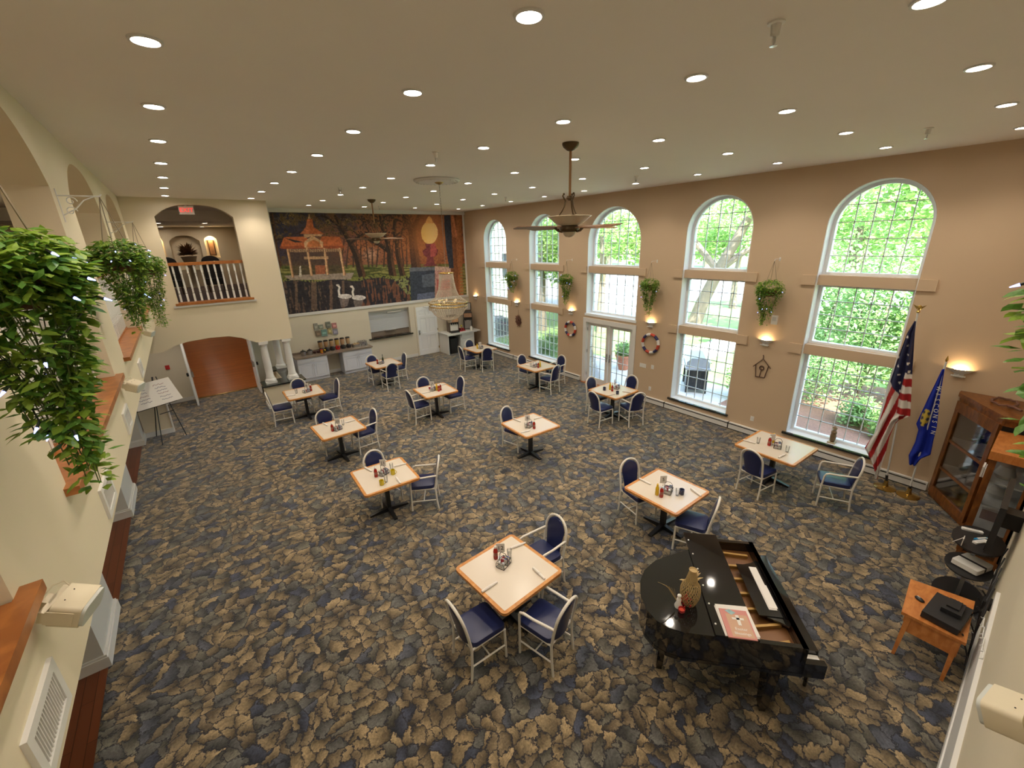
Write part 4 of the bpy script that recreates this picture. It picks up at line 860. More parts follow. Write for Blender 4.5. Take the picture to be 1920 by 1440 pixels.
# ------------------------------------------------------------------ serving counter on the far wall
mat('cabinet_white', (.66, .68, .76), .4)
def base_cabinet(x0, x1, lab):
    w_ = x1-x0; c = thing('base_cabinet', (x0, YB-.60, 0), lab, 'cabinet', 'white base cabinets')
    MB().box(0, .02, .10, w_, .575, .88).build('body', 'cabinet_white', c); MB().box(0, .05, 0, w_, .575, .10).build('toe_kick', 'cabinet_white', c)
    d_ = MB().box(.02, 0, .68, w_-.02, .02, .86).box(.05, -.005, .71, w_-.05, .0, .83).build('drawer', 'cabinet_white', c)
    MB().tube([(w_/2-.05, -.005, .77), (w_/2-.05, -.03, .77), (w_/2+.05, -.03, .77), (w_/2+.05, -.005, .77)], .006, 6).build('handle', 'steel', d_)
    for s in (0, 1):
        a, b = (.02, w_/2-.005) if s == 0 else (w_/2+.005, w_-.02)
        dd = MB().slab([[(a, .12), (b, .12), (b, .66), (a, .66)], [(a+.06, .18), (b-.06, .18), (b-.06, .60), (a+.06, .60)]], lambda u, v, q: (u, q, v), 0, .02).box(a+.06, .012, .18, b-.06, .02, .60).box(a+.085, .003, .205, b-.085, .012, .575).build('door', 'cabinet_white', c)
        hx = b-.03 if s == 0 else a+.03
        MB().tube([(hx, 0, .54), (hx, -.025, .54), (hx, -.025, .63), (hx, 0, .63)], .006, 6).build('handle', 'steel', dd)
base_cabinet(2.66, 3.70, 'white two door base cabinet below the slow cookers by the columns')
base_cabinet(4.26, 5.38, 'white two door base cabinet below the toaster')
o = thing('countertop', (0, 0, 0), 'long brown stone countertop across both white base cabinets', 'countertop')
MB().box(2.62, YB-.64, .88, 5.42, YB, .925).build('slab', 'granite_brown', o); MB().box(2.62, YB-.02, .925, 5.42, YB, 1.0).build('backsplash', 'granite_brown', o)
cer = [(.36, .22, .10), (.45, .27, .14), (.5, .33, .18), (.52, .33, .08), (.48, .3, .17), (.46, .3, .16)]
CX = [3.62, 3.82, 4.02, 4.22, 4.42, 4.63]
for k, x in enumerate(CX):
    c = thing('cereal_dispenser', (x, YB-.22, .925), ['cereal dispenser with striped cup at the end by the slow cookers', 'second cereal dispenser from the slow cookers', 'third cereal dispenser from the slow cookers, pale flakes', 'cereal dispenser with golden flakes and a red base', 'second cereal dispenser from the toaster end', 'cereal dispenser next to the toaster end'][k], 'dispenser', 'cereal dispensers')
    MB().lathe([(.075, 0), (.08, .01), (.085, .06), (.07, .12), (.05, .16)], 16).build('base', 'red_plastic' if k == 3 else 'black_plastic', c, True)
    MB().lathe([(.05, .16), (.072, .20), (.078, .38)], 16).build('hopper', mat('cereal_%d' % k, cer[k], .5, noise=.4, nscale=50), c, True)
    MB().lathe([(.083, .38), (.083, .41), (.06, .425), (0, .43)], 16).build('lid', 'black_plastic', c, True)
    MB().tube([(0, -.04, .12), (0, -.085, .09)], [.03, .025], 8).build('spout', 'black_plastic', c)
for k, (x, lab) in enumerate(((2.98, 'steel slow cooker at the column end of the counter'), (3.20, 'steel slow cooker next to the dark bowls'))):
    c = thing('slow_cooker', (x, YB-.3, .925), lab, 'slow cooker', 'slow cookers')
    MB().lathe([(.08, 0), (.09, .02), (.095, .14)], 18).build('pot', 'steel', c, True); MB().lathe([(.098, .14), (.09, .16), (.04, .185), (0, .19)], 18).build('lid', 'black_plastic', c, True)
    MB().lathe([(.012, .185), (.02, .21), (0, .22)], 10).build('knob', 'black_plastic', c); MB().box(-.125, -.02, .09, -.09, .02, .11).box(.09, -.02, .09, .125, .02, .11).build('handles', 'black_plastic', c)
for x, lab in ((3.37, 'dark bowl next to the slow cooker'), (3.50, 'dark bowl next to the striped cup')):
    o = thing('serving_bowl', (x, YB-.26, .925), lab, 'bowl', 'dark bowls'); MB().lathe([(.04, 0), (.065, .05), (.06, .05), (.035, .01), (0, .01)], 16).build('bowl', mat('maroon', (.05, .012, .014), .3), o, True); MB().ball((0, 0, .05), .05, 10, 6, (1, 1, .8)).build('contents', 'maroon', o, True)
o = thing('striped_cup', (3.58, YB-.42, .925), 'red cup with yellow stripes in front of the dispensers', 'cup')
for i in range(5): MB().lathe([(.045+.002*i, i*.028), (.047+.002*i, (i+1)*.028)], 14).build('band', 'red_plastic' if i % 2 == 0 else 'yellow_ceramic', o, True)
o = thing('lemon_jar', (3.70, YB-.42, .925), 'yellow topped jar in front of the dispensers', 'jar'); MB().lathe([(.04, 0), (.045, .07), (.03, .09)], 14).build('body', 'dark_wood', o, True); MB().lathe([(.032, .09), (.04, .12), (.0, .13)], 12).build('lid', 'yellow_ceramic', o, True)
o = thing('bread_basket', (4.90, YB-.3, .925), 'wire basket of wrapped bread between the dispensers and the toaster', 'basket')
MB().slab([rrect(.3, .24, .05, 4), rrect(.26, .2, .04, 4)], lambda u, v, d: (u, v, d), 0, .11).build('rim', 'steel', o); MB().prism(rrect(.28, .22, .04, 4), .0, .01).build('tray', 'steel', o)
for k in range(4): MB().box(-.11+k*.055, -.09, .01, -.065+k*.055, .09, .13+.02*(k % 2)).build('bread_pack', mat('bread', (.42, .30, .18), .6), o)
o = thing('toaster', (5.15, YB-.26, .925), 'steel four slot toaster at the hatch end of the counter', 'toaster')
MB().prism(rrect(.34, .24, .04, 4), .012, .19).build('shell', 'steel', o, True)
for k in range(4): MB().box(-.14+k*.075, -.07, .18, -.11+k*.075, .07, .192).build('slot', 'black_plastic', o)
for k in range(2): MB().lathe([(.02, 0), (.018, .02)], 10).xf(Matrix.Translation((-.08+k*.16, -.12, .06)) @ Matrix.Rotation(PI/2, 4, 'X')).build('knob', 'black_plastic', o)
MB().box(-.02, -.14, .12, .02, -.12, .135).build('lever', 'black_plastic', o)
# wall collage: eight small panels
col = [('#8f8f86', 0, .12, .14, .26), ('#8a8f80', .16, .10, .16, .16), ('#6f746b', .42, .14, .17, .22), ('#b07a78', .64, .08, .17, .2), ('#7d6a58', .02, -.14, .17, .2), ('#6f9089', .22, -.14, .2, .24), ('#a89c6e', .46, -.1, .14, .2), ('#8a8898', .64, -.16, .17, .2)]
art = thing('photo_collage', (3.55, YB-.02, 1.71), 'collage of eight small muted picture panels above the cereal dispensers', 'wall art')
for i, (c, x, z, w_, h_) in enumerate(col):
    pnl = MB().box(x, -.025-.008*(i % 3), z-h_/2+.02, x+w_, .02, z+h_/2+.02).build('picture_panel', mat('collage_%d' % i, c, .6, noise=.55, nscale=14), art)
    MB().box(x+.03, -.03-.008*(i % 3), z-.03, x+w_-.03, -.02-.008*(i % 3), z+.05).build('motif', mat('collage_m%d' % i, tuple(min(1, v*1.7) for v in lin(c)), .6, noise=.5, nscale=22), pnl)
# ------------------------------------------------------------------ drinks counter in the corner
dc = thing('drinks_cabinet', (8.66, 15.95, 0), 'white drinks cabinet with an open bay in the corner by the service door', 'cabinet')
MB().box(0, 0, 0, .03, .82, .88).build('side_panel', 'white_trim', dc); MB().box(.62, 0, 0, .65, .82, .88).build('side_panel', 'white_trim', dc)
MB().box(.65, .03, .08, 1.35, .82, .88).build('body', 'white_trim', dc); MB().box(.03, .8, 0, .62, .82, .88).build('back_panel', 'dark_wood', dc)
for k in range(3):
    d_ = MB().box(.68, .005, .13+k*.25, 1.32, .03, .36+k*.25).build('drawer', 'white_trim', dc); MB().tube([(.94, .005, .25+k*.25), (.94, -.02, .25+k*.25), (1.06, -.02, .25+k*.25), (1.06, .005, .25+k*.25)], .006, 6).build('handle', 'steel', d_)
o = thing('drinks_countertop', (8.6, 15.88, .88), 'pale countertop of the corner drinks cabinet', 'countertop'); MB().prism([(0, 0), (1.66, -.05), (1.70, .9), (0, .9)], 0, .04).build('slab', 'grey_white', o); MB().box(0, -.008, -.03, 1.5, 0, .038).build('edge', 'white_trim', o)
o = thing('trash_can', (8.99, 16.2, 0), 'tall black trash can in the open bay of the drinks cabinet', 'trash can'); MB().prism(rrect(.36, .3, .05, 4), 0, .62).build('bin', 'black_plastic', o); MB().slab([rrect(.4, .34, .05, 4), rrect(.28, .22, .03, 4)], lambda u, v, d: (u, v, d), .62, .68).build('rim', 'black_plastic', o)
jm = thing('juice_machine', (9.12, 16.2, .92), 'dark juice dispenser with a bright fruit panel on the drinks counter', 'drink machine', rz=R(-12))
MB().box(-.22, -.05, 0, .22, .35, .72).build('case', 'dark_wood', jm); MB().box(-.2, -.2, 0, .2, -.05, .05).box(-.2, -.12, .42, .2, -.05, .72).build('front', 'black_plastic', jm)
MB().box(-.18, -.125, .46, .18, -.12, .70).build('fruit_panel', mat('juice_print', (.55, .30, .16), .4, noise=.9, nscale=9), jm); MB().box(-.18, -.06, .08, .18, -.045, .40).build('splash_panel', 'white_plastic', jm)
for k in range(4): MB().box(-.15+k*.09, -.12, .36, -.10+k*.09, -.06, .44).build('tap', 'black_plastic', jm)
cm = thing('coffee_machine', (9.92, 16.3, .92), 'tall black coffee brewer in the corner of the drinks counter', 'drink machine', rz=R(-28))
MB().box(-.19, -.0, 0, .19, .32, .78).build('case', 'black_plastic', cm); MB().box(-.19, -.2, .46, .19, 0, .78).build('head', 'black_plastic', cm); MB().box(-.17, -.21, .58, .17, -.2, .76).build('display', mat('coffee_print', (.35, .2, .12), .3, noise=.8, nscale=8), cm)
MB().box(-.19, -.2, 0, .19, 0, .03).build('drip_tray', 'steel', cm); MB().box(-.15, -.02, .05, .15, 0, .44).build('splash_plate', 'steel', cm); MB().tube([(-.1, -.12, .46), (-.1, -.12, .40)], .015, 8).tube([(.1, -.12, .46), (.1, -.12, .40)], .015, 8).build('spout', 'black_metal', cm)
o = thing('coffee_carafe', (9.90, 16.02, .92), 'white coffee carafe standing in front of the coffee brewer', 'carafe'); MB().lathe([(.05, 0), (.06, .02), (.055, .12), (.035, .17), (.04, .19)], 16).build('body', 'white_plastic', o, True); MB().tube([(.05, 0, .15), (.09, 0, .13), (.085, 0, .06), (.055, 0, .04)], .008, 6).build('handle', 'white_plastic', o)
o = thing('fruit_tray', (9.52, 16.25, .92), 'red tray with packets between the two drink machines', 'tray'); MB().box(-.15, -.13, 0, .15, .13, .03).build('tray', 'red_plastic', o)
for k in range(5): MB().box(-.13+k*.055, -.1, .03, -.085+k*.055, .1, .09+.03*(k % 2)).build('packet', 'red_plastic' if k % 2 else 'maroon', o)
MB().ball((.02, 0, .22), .045, 10, 6).tube([(.02, 0, .08), (.02, 0, .2)], .006, 5).build('yellow_flower', 'yellow_ceramic', o)
o = thing('picture_frame', (10.2, 16.7, 1.70), 'small dark framed notice standing on the coffee brewer', 'picture frame', rz=R(-30)); MB().slab([[(-.15, 0), (.15, 0), (.15, .36), (-.15, .36)], [(-.12, .03), (.12, .03), (.12, .33), (-.12, .33)]], lambda u, v, d: (u, d, v), -.02, .0).build('frame', 'dark_wood', o); MB().box(-.12, -.01, .03, .12, -.002, .33).build('print', mat('notice', (.5, .5, .48), .6, noise=.4, nscale=16), o)
# ------------------------------------------------------------------ grand piano
PU_, PV_ = Vector((.739, .673, 0)), Vector((-.673, .739, 0)); P0 = Vector((3.93, .68, 0))
pm = Matrix((PU_, PV_, Vector((0, 0, 1)))).transposed().to_4x4(); prz = math.atan2(.673, .739)
pn = thing('grand_piano', P0, 'glossy black baby grand piano with the front lid folded back', 'piano', rz=prz)
OUT = [(0, -.0), (0, .9), (-.0, 1.12), (.03, 1.25), (.10, 1.36), (.22, 1.44), (.40, 1.48), (.60, 1.465), (.78, 1.40), (.93, 1.28), (1.04, 1.14), (1.13, .97), (1.22, .82), (1.34, .70), (1.46, .62), (1.5, .55), (1.5, 0)]
INN = [(.045, .05), (.045, .9), (.045, 1.11), (.075, 1.22), (.135, 1.325), (.24, 1.395), (.40, 1.435), (.59, 1.42), (.76, 1.36), (.90, 1.24), (1.0, 1.11), (1.09, .95), (1.19, .79), (1.32, .665), (1.43, .59), (1.455, .52), (1.455, .05)]
idf = lambda u, v, d: (u, v, d)
MB().slab([OUT, INN], idf, .66, .985).build('rim', 'black_gloss', pn); MB().prism(OUT, .62, .67).build('bottom_board', 'black_gloss', pn)
lid = [(u, v) for u, v in OUT if v >= .5]; lid = [(0, .435)]+[p for p in OUT[1:-1]]+[(1.5, .435)]
cxm, cym = .6, .9
lidp = [(cxm+(u-cxm)*1.012, v if v < .44 else cym+(v-cym)*1.012) for u, v in lid]
MB().prism(lidp, .988, 1.006).build('lid', 'black_gloss', pn)
MB().prism([(-.01, .435), (1.52, .435), (1.52, .83), (-.01, .83)], 1.010, 1.028).build('folded_lid_flap', 'black_gloss', pn)
MB().tube([(-.0, .435, 1.012), (1.5, .435, 1.012)], .006, 6).build('hinge', 'brass', pn)
for k in range(6): MB().lathe([(.01, 1.028), (.008, 1.034), (0, 1.036)], 8, (.12+k*.25, .80, 0)).build('bumper', 'white_plastic', pn)
MB().box(.05, .05, .86, 1.45, .5, .87).build('soundboard_plate', mat('gold_plate', (.15, .065, .02), .35, .4), pn)
for k in range(7): MB().add([(.12+k*.2, .10, .87), (.15+k*.2, .10, .87), (.05+k*.22, .43, .87), (.02+k*.22, .43, .87), (.12+k*.2, .10, .905), (.15+k*.2, .10, .905), (.05+k*.22, .43, .905), (.02+k*.22, .43, .905)], [(3,2,1,0),(4,5,6,7),(0,1,5,4),(1,2,6,5),(2,3,7,6),(3,0,4,7)]).build('plate_rib', mat('gold_rib', (.38, .22, .06), .4, .5), pn)
MB().prism([(.05, .05), (.28, .05), (.33, .12), (.37, .22), (1.13, .22), (1.17, .12), (1.22, .05), (1.45, .05), (1.45, .02), (.05, .02)], .915, .935).build('music_shelf', 'black_gloss', pn)
MB().box(.38, .06, .93, 1.12, .30, .945).build('music_desk', 'black_gloss', pn)
MB().box(0, 0, .66, 1.5, .05, .985).build('fallboard_rail', 'black_gloss', pn); MB().box(.06, -.02, .79, 1.44, .0, .93).build('fallboard', 'black_gloss', pn)
for u0 in (-.0, 1.44): MB().prism([(0, 0), (0, -.17), (.0, -.19), (.06, -.19), (.06, 0)], .63, .80).xf(Matrix.Translation((u0, 0, 0))).build('cheek', 'black_gloss', pn)
MB().box(.06, -.19, .63, 1.44, .0, .735).build('keybed', 'black_gloss', pn)
for k in range(3): MB().box(.068+k*.027, -.175, .735, .068+k*.027+.0255, -.012, .757).build('white_key', 'white_plastic', pn)
MB().box(.155, -.185, .735, 1.44, .0, .80).build('key_lid', 'black_gloss', pn)
for (u, v, sz) in ((.09, .24, .17), (1.40, .22, .17), (.40, 1.22, .15)):
    h = sz/2
    MB().add([(u-h, v-h*.6, .62), (u+h, v-h*.6, .62), (u+h, v+h*.6, .62), (u-h, v+h*.6, .62), (u-h*.5, v-h*.45, .06), (u+h*.5, v-h*.45, .06), (u+h*.5, v+h*.45, .06), (u-h*.5, v+h*.45, .06)], [(0,1,2,3),(7,6,5,4),(0,4,5,1),(1,5,6,2),(2,6,7,3),(3,7,4,0)]).box(u-.07, v-.06, .54, u+.07, v+.06, .63).box(u-.03, v-.03, 0, u+.03, v+.03, .07).build('leg', 'black_gloss', pn)
MB().box(.60, .18, .12, .63, .21, .64).box(.84, .18, .12, .87, .21, .64).box(.56, .14, .08, .91, .25, .13).build('pedal_lyre', 'black_gloss', pn)
for k in range(3): MB().box(.63+k*.08, .06, .085, .66+k*.08, .15, .095).build('pedal', 'brass', pn)
bn = thing('piano_bench', P0+PU_*.76-PV_*.17, 'black piano bench with padded top pushed under the keyboard', 'bench', rz=prz)
MB().prism(rrect(.78, .36, .03, 3), .44, .50).build('padded_top', mat('bench_vinyl', (.02, .022, .028), .18, spec=.7), bn, True); MB().box(-.36, -.15, .36, .36, .15, .44).build('apron', 'black_gloss', bn)
for u in (-.34, .34):
    for v in (-.14, .14): MB().tube([(u, v, .4), (u, v, 0)], [.028, .018], 8).build('leg', 'black_gloss', bn)
def on_piano(u, v, z=1.008): return P0+PU_*u+PV_*v+Vector((0, 0, z))
# songbooks on the folded flap
rn = random.Random(8)
sb = thing('sheet_music', on_piano(.17, .60, 1.029), 'white sheets of music lying under the songbook on the piano', 'paper', rz=prz-PI/2+R(2)); MB().box(-.15, -.175, 0, .16, .185, .006).build('page_stack', 'paper', sb); MB().box(-.14, -.16, .006, .17, .20, .010).build('loose_page', 'paper', sb)
sb = thing('songbook', on_piano(.135, .595, 1.0395), 'pink songbook with a white cross on the piano lid', 'book', rz=prz-PI/2+R(0))
MB().box(-.13, -.17, 0, .13, .17, .010).build('cover', mat('pink_cover', (.52, .20, .17), .5), sb); MB().box(-.085, -.155, .010, .115, .11, .0108).build('cover_panel', mat('tan_panel', (.50, .30, .19), .5), sb)
MB().box(.005, -.02, .0108, .035, .10, .013).box(-.035, .045, .0108, .075, .07, .013).build('cross', 'paper', sb)
for body, v, sz in (('Easter', -.065, .045), ('Blessings', -.115, .042)): text(body, sz, 'paper', 'lettering', sb, Matrix.Translation((.015, v, .0112)))
MB().prism([(-.08, .15), (-.03, .17), (.02, .13), (-.03, .10)], .010, .0115).build('sticker', mat('sticker_green', (.25, .4, .42), .5, noise=.6, nscale=30), sb)
MB()
ms = thing('music_pages', on_piano(.78, .145, .946), 'long white music pages lying on the piano music desk', 'paper', rz=prz); MB().box(-.32, -.05, 0, .30, .03, .008).box(-.30, -.06, .008, .02, .02, .012).build('pages', 'paper', ms)
# vase, figurine, flowers, candle
vs = thing('wicker_vase', on_piano(.37, 1.0), 'tall woven vase with dried flowers on the piano lid', 'vase')
prof = [(.06, 0), (.085, .02), (.10, .10), (.085, .20), (.05, .28), (.034, .34), (.032, .40), (.042, .43)]
b = MB()
for k in range(22):
    a = 2*PI*k/22
    for sg in (1, -1): b.tube([(r*math.cos(a+sg*z*5), r*math.sin(a+sg*z*5), z) for r, z in [(.06+.045*math.sin(PI*min(1, t*1.25))*(1-t*.35) if t < .6 else .085*(1-t)+.032, t*.42) for t in [i/9 for i in range(10)]]], .0035, 4)
b.build('woven_body', mat('straw', (.42, .30, .13), .6), vs); MB().lathe([(.0315, .38), (.033, .43), (.041, .438), (.0415, .432), (.034, .425)], 18).build('neck', 'straw', vs, True)
b = MB(); rn = random.Random(2)
for k in range(9):
    a = rn.uniform(0, 2*PI); leaf_geo(b, Vector((.09*math.cos(.6), .09*math.sin(.6), .2)), Vector((math.cos(a)*.8, math.sin(a)*.8, rn.uniform(.1, 1))), Vector((0, 0, 1)), .15, .045)
b.build('dried_petals', 'straw', vs); MB().tube([(.06, .02, .02), (.11, .05, .1), (.085, .055, .2)], .004, 4).build('dried_stem', 'straw', vs)
fg = thing('angel_figurine', on_piano(.30, 1.12), 'small white figurine with thin stems on the piano lid', 'figurine')
MB().lathe([(.035, 0), (.04, .02), (.022, .07), (.026, .10), (.012, .125)], 14).build('body', 'white_plastic', fg, True); MB().ball((0, 0, .145), .022, 10, 7).build('head', 'white_plastic', fg, True)
for k in range(7): MB().tube([(0, .01, .05), (-.02-.012*k, .03+.012*k, .14+.02*k), (-.03-.02*k, .05+.02*k, .22+.012*k)], .0018, 4).build('stem', 'straw', fg)
rf = thing('red_flowers', on_piano(.345, 1.045), 'sprig of red berries beside the figurine on the piano', 'flowers'); b = MB(); rn = random.Random(5)
for k in range(60): b.ball((rn.gauss(0, .025), rn.gauss(0, .025), abs(rn.gauss(.06, .035))), .009, 5, 4)
b.build('berries', 'red_plastic', rf); MB().tube([(0, 0, 0), (0, 0, .08)], .006, 5).build('stem', 'vine_stem', rf)
rc = thing('red_candle_cup', on_piano(.235, 1.10), 'small red glass candle cup on the piano lid', 'candle'); MB().lathe([(.02, 0), (.032, .015), (.034, .045), (.03, .045), (.026, .015), (0, .012)], 14).build('cup', 'red_plastic', rc, True); MB().lathe([(.024, .012), (.024, .035)], 12).build('wax', mat('wax_red', (.5, .06, .03), .4), rc)
# ------------------------------------------------------------------ flags
def cloth(name, L, Rr, colf, par, X, nf, amp, rows=90, cols=44):
    L = np.array(L, float); Rr = np.array(Rr, float)
    def at(P, t):
        d = np.r_[0, np.cumsum(np.hypot(*np.diff(P, axis=0).T))]; d /= d[-1]; return np.array([np.interp(t, d, P[:, 0]), np.interp(t, d, P[:, 1])]).T
    t = np.linspace(0, 1, rows); A, B = at(L, t), at(Rr, t); V = []; C = []
    for j in range(rows):
        for i in range(cols):
            u = i/(cols-1); y = A[j, 0]+(B[j, 0]-A[j, 0])*u; z = A[j, 1]+(B[j, 1]-A[j, 1])*u
            V.append((X-.05+amp*math.sin(u*PI*nf+.6+t[j]*1.2)*min(1, t[j]*4+.15), y, z)); C.append(colf(y, z, u, t[j]))
    F = [(j*cols+i, j*cols+i+1, (j+1)*cols+i+1, (j+1)*cols+i) for j in range(rows-1) for i in range(cols-1)]
    b = MB().add(V, F); o = b.build(name, 'flag_cloth', par, True); o.location = -par.location
    ca = o.data.color_attributes.new('Col', 'FLOAT_COLOR', 'POINT')
    for k, c in enumerate(C): ca.data[k].color = (*c, 1)
    so = o.modifiers.new('thickness', 'SOLIDIFY'); so.thickness = .004
    return o
attr_mat('flag_cloth', .7)
RED, WHT, NAV, BLU, YEL = (.35, .018, .02), (.68, .64, .60), (.016, .018, .06), (.006, .02, .28), (.45, .33, .05)
def star_field(y, z):
    a = (y*11+z*4.0); b = (z*7.5-y*3.5); i, j = math.floor(a), math.floor(b); fx, fz = a-i-.5, (b-j-.5)
    return fx*fx+fz*fz*1.4 < .035 and (i+j) % 2 == 0
def us_col(y, z, u, t):
    lim = 2.1+(y-1.6)*.2 if y > 1.42 else 2.28-(1.42-y)*.1
    if y > 1.42 and z > 1.85+(y-1.42)*1.2 or y <= 1.42 and z > 2.28:
        return WHT if star_field(y, z) else NAV
    if y <= 1.42 and z > 1.5 and u > .5: return (RED if int((z+2)/.135) % 2 == 0 else WHT)
    q = (y-1.3)*4.2+(z*.62)
    return RED if int((q+10)/.30) % 2 == 0 else WHT
def pole(name, base, top, lab, tip):
    f = thing(name, (base[0], base[1], 0), lab, 'flag', 'indoor flags on stands')
    d = Vector(top)-Vector((base[0], base[1], 0))
    MB().lathe([(.17, 0), (.17, .015), (.10, .035), (.05, .05), (.035, .10), (.03, .16)], 26).build('stand', 'brass', f, True)
    MB().tube([(0, 0, .14), tuple(Vector((0, 0, .0))+d*.08+Vector((0, 0, .0)))], .022, 10).build('socket', 'black_metal', f)
    MB().tube([(0, 0, .03), tuple(d)], .014, 10).build('pole', 'grey_white', f, True)
    if tip == 'eagle': MB().lathe([(.02, 0), (.03, .02), (.01, .05)], 10, d).ball(tuple(d+Vector((0, 0, .09))), .035, 10, 6, (.7, 1, 1.2)).add([tuple(d+Vector((0, s*.01, .09))) for s in (0,)]+[tuple(d+Vector((0, .09, .14))), tuple(d+Vector((0, .03, .06))), tuple(d+Vector((0, -.09, .14))), tuple(d+Vector((0, -.03, .06)))], [(0, 1, 2), (0, 3, 4)]).build('finial', 'brass', f)
    else: MB().lathe([(.012, 0), (.022, .03), (.004, .10)], 10, d).build('finial', 'brass', f, True)
    return f
f1 = pole('american_flag', (9.88, 1.26), (9.88, 1.49, 3.34), 'American flag draped on a tall pole beside the last window', 'eagle')
UL = [(1.50, 3.2), (1.55, 2.98), (1.58, 2.54), (1.60, 2.08), (1.58, 1.67), (1.61, 1.06), (1.70, .68), (1.62, .56), (1.48, .33), (1.42, .14)]
UR = [(1.48, 3.2), (1.43, 2.85), (1.34, 2.3), (1.2, 1.52), (1.33, 1.40), (1.37, 1.30), (1.39, 1.03), (1.38, .7), (1.385, .35), (1.39, .14)]
cloth('flag_cloth', UL, UR, us_col, f1, 9.90, 4.5, .035, 150, 60)
f2 = pole('state_flag', (9.87, .92), (9.87, .97, 2.58), 'blue state flag draped on a pole beside the corner cabinet', 'spear')
WL = [(.99, 2.45), (1.05, 1.92), (1.10, 1.40), (1.05, 1.30), (1.04, 1.06), (1.07, .78), (1.03, .62)]
WR = [(.96, 2.46), (.91, 2.01), (.83, 1.44), (.82, 1.19), (.80, .92), (.90, .80), (.95, .63)]
def wi_col(y, z, u, t):
    if ((y-1.01)/.055)**2+((z-1.56)/.16)**2 < 1: return YEL if (math.sin(z*60)+math.sin(y*95)) > -.6 else (.03, .04, .06)
    return BLU
fc = cloth('flag_cloth', WL, WR, wi_col, f2, 9.90, 3.2, .03, 90, 40)
for k, chh in enumerate('WISCONSIN'):
    z = 2.12-k*.098; y = .955-k*.0125
    text(chh, .085, 'white_trim', 'letter', f2, Matrix.Translation((9.845-9.87-.03, y-.92, z)) @ Matrix.Rotation(-PI/2, 4, 'Z') @ Matrix.Rotation(PI/2, 4, 'X') @ Matrix.Rotation(-PI/2, 4, 'Z'))
# ------------------------------------------------------------------ statuette on the sill
o = thing('sill_figurine', (10.46, 2.36, SILL+.012), 'brown carved figurine standing on the dark window sill by the flags', 'figurine')
MB().box(-.07, -.07, 0, .07, .07, .03).build('plinth', mat('carving_light', (.42, .34, .22), .6), o); MB().lathe([(.035, .03), (.05, .08), (.06, .16), (.045, .22), (.055, .26), (.03, .30)], 12).build('body', mat('carving', (.20, .13, .06), .6, noise=.5, nscale=30), o, True)
MB().ball((0, 0, .335), .04, 10, 7).build('head', 'carving_light', o, True); MB().lathe([(.05, .355), (.035, .375), (0, .40)], 12).build('hat', 'carving', o, True)
# ------------------------------------------------------------------ corner cabinet and display case
cc = thing('corner_cabinet', (0, 0, 0), 'tall oak corner cabinet with glass doors beside the blue flag', 'cabinet')
A_, B_ = Vector((10.19, .70, 0)), Vector((9.32, .14, 0)); CB = [(10.19, .70), (10.33, .70), (10.33, -.32), (9.32, -.32), (9.32, .14)]
HT = 2.02
MB().prism(CB, .02, .12).build('base', 'cabinet_wood', cc); MB().prism([(10.17, .73), (10.335, .73), (10.335, -.325), (9.28, -.325), (9.28, .13)], HT-.06, HT).prism(CB, HT-.16, HT-.06).build('cornice', 'cabinet_wood', cc)
def bar(p, q, z0, z1, w_, m, par, nm):
    d = (q-p).normalized(); n_ = Vector((-d.y, d.x, 0)); b = MB()
    V = [p-n_*w_/2, q-n_*w_/2, q+n_*w_/2, p+n_*w_/2]; b.add([(v.x, v.y, z0) for v in V]+[(v.x, v.y, z1) for v in V], [(3,2,1,0),(4,5,6,7),(0,1,5,4),(1,2,6,5),(2,3,7,6),(3,0,4,7)]); return b.build(nm, m, par)
dv = (B_-A_).normalized()
bar(A_, A_+dv*.09, .1, HT-.15, .04, 'cabinet_wood', cc, 'post'); bar(B_-dv*.09, B_, .1, HT-.15, .04, 'cabinet_wood', cc, 'post')
bar(A_, B_, .10, .24, .045, 'cabinet_wood', cc, 'bottom_rail'); bar(A_, B_, HT-.32, HT-.14, .045, 'cabinet_wood', cc, 'top_rail'); bar(A_+dv*.09, B_-dv*.09, .24, HT-.3, .008, 'clear_glass', cc, 'pane')
MB().box(10.30, -.31, .1, 10.33, .70, HT-.1).box(9.33, -.325, .1, 10.33, -.30, HT-.1).build('back_panel', mat('cab_back', (.28, .26, .24), .7), cc)
SHELF = [(10.14, .66), (10.30, .66), (10.30, -.30), (9.34, -.30), (9.34, .14)]
for z in (.62, 1.15): MB().prism(SHELF, z, z+.02).build('shelf', 'grey_white', cc); bar(A_+dv*.05, B_-dv*.05, z-.01, z+.03, .03, 'cabinet_wood', cc, 'shelf_edge')
ds = thing('display_case', (8.35, YN+.01, 0), 'low oak display case with glass front standing next to the corner cabinet', 'cabinet')
MB().box(0, 0, 0, .95, .42, .14).build('base', 'cabinet_wood', ds); MB().box(-.03, 0, 1.66, .98, .45, 1.78).build('top', 'small_table_wood', ds)
for x in (0, .88): MB().box(x, .36, .14, x+.07, .43, 1.66).build('post', 'cabinet_wood', ds)
MB().box(.005, .04, .16, .012, .36, 1.64).build('side_pane', 'clear_glass', ds); MB().box(0, 0, .14, .05, .05, 1.66).build('post', 'cabinet_wood', ds); MB().box(0, 0, .14, .95, .02, 1.66).build('back_panel', 'cab_back', ds)
MB().box(.07, .39, .16, .88, .398, 1.64).build('pane', 'clear_glass', ds)
for z in (.55, .95, 1.3): MB().box(.02, .02, z, .93, .38, z+.02).build('shelf', 'grey_white', ds)
rn = random.Random(9)
def keeps(nm, loc, lab, cat, parts, grp='keepsakes in the oak cabinets'):
    o = thing(nm, loc, lab, cat, grp)
    for n_, b, m in parts: b.build(n_, m, o, True)
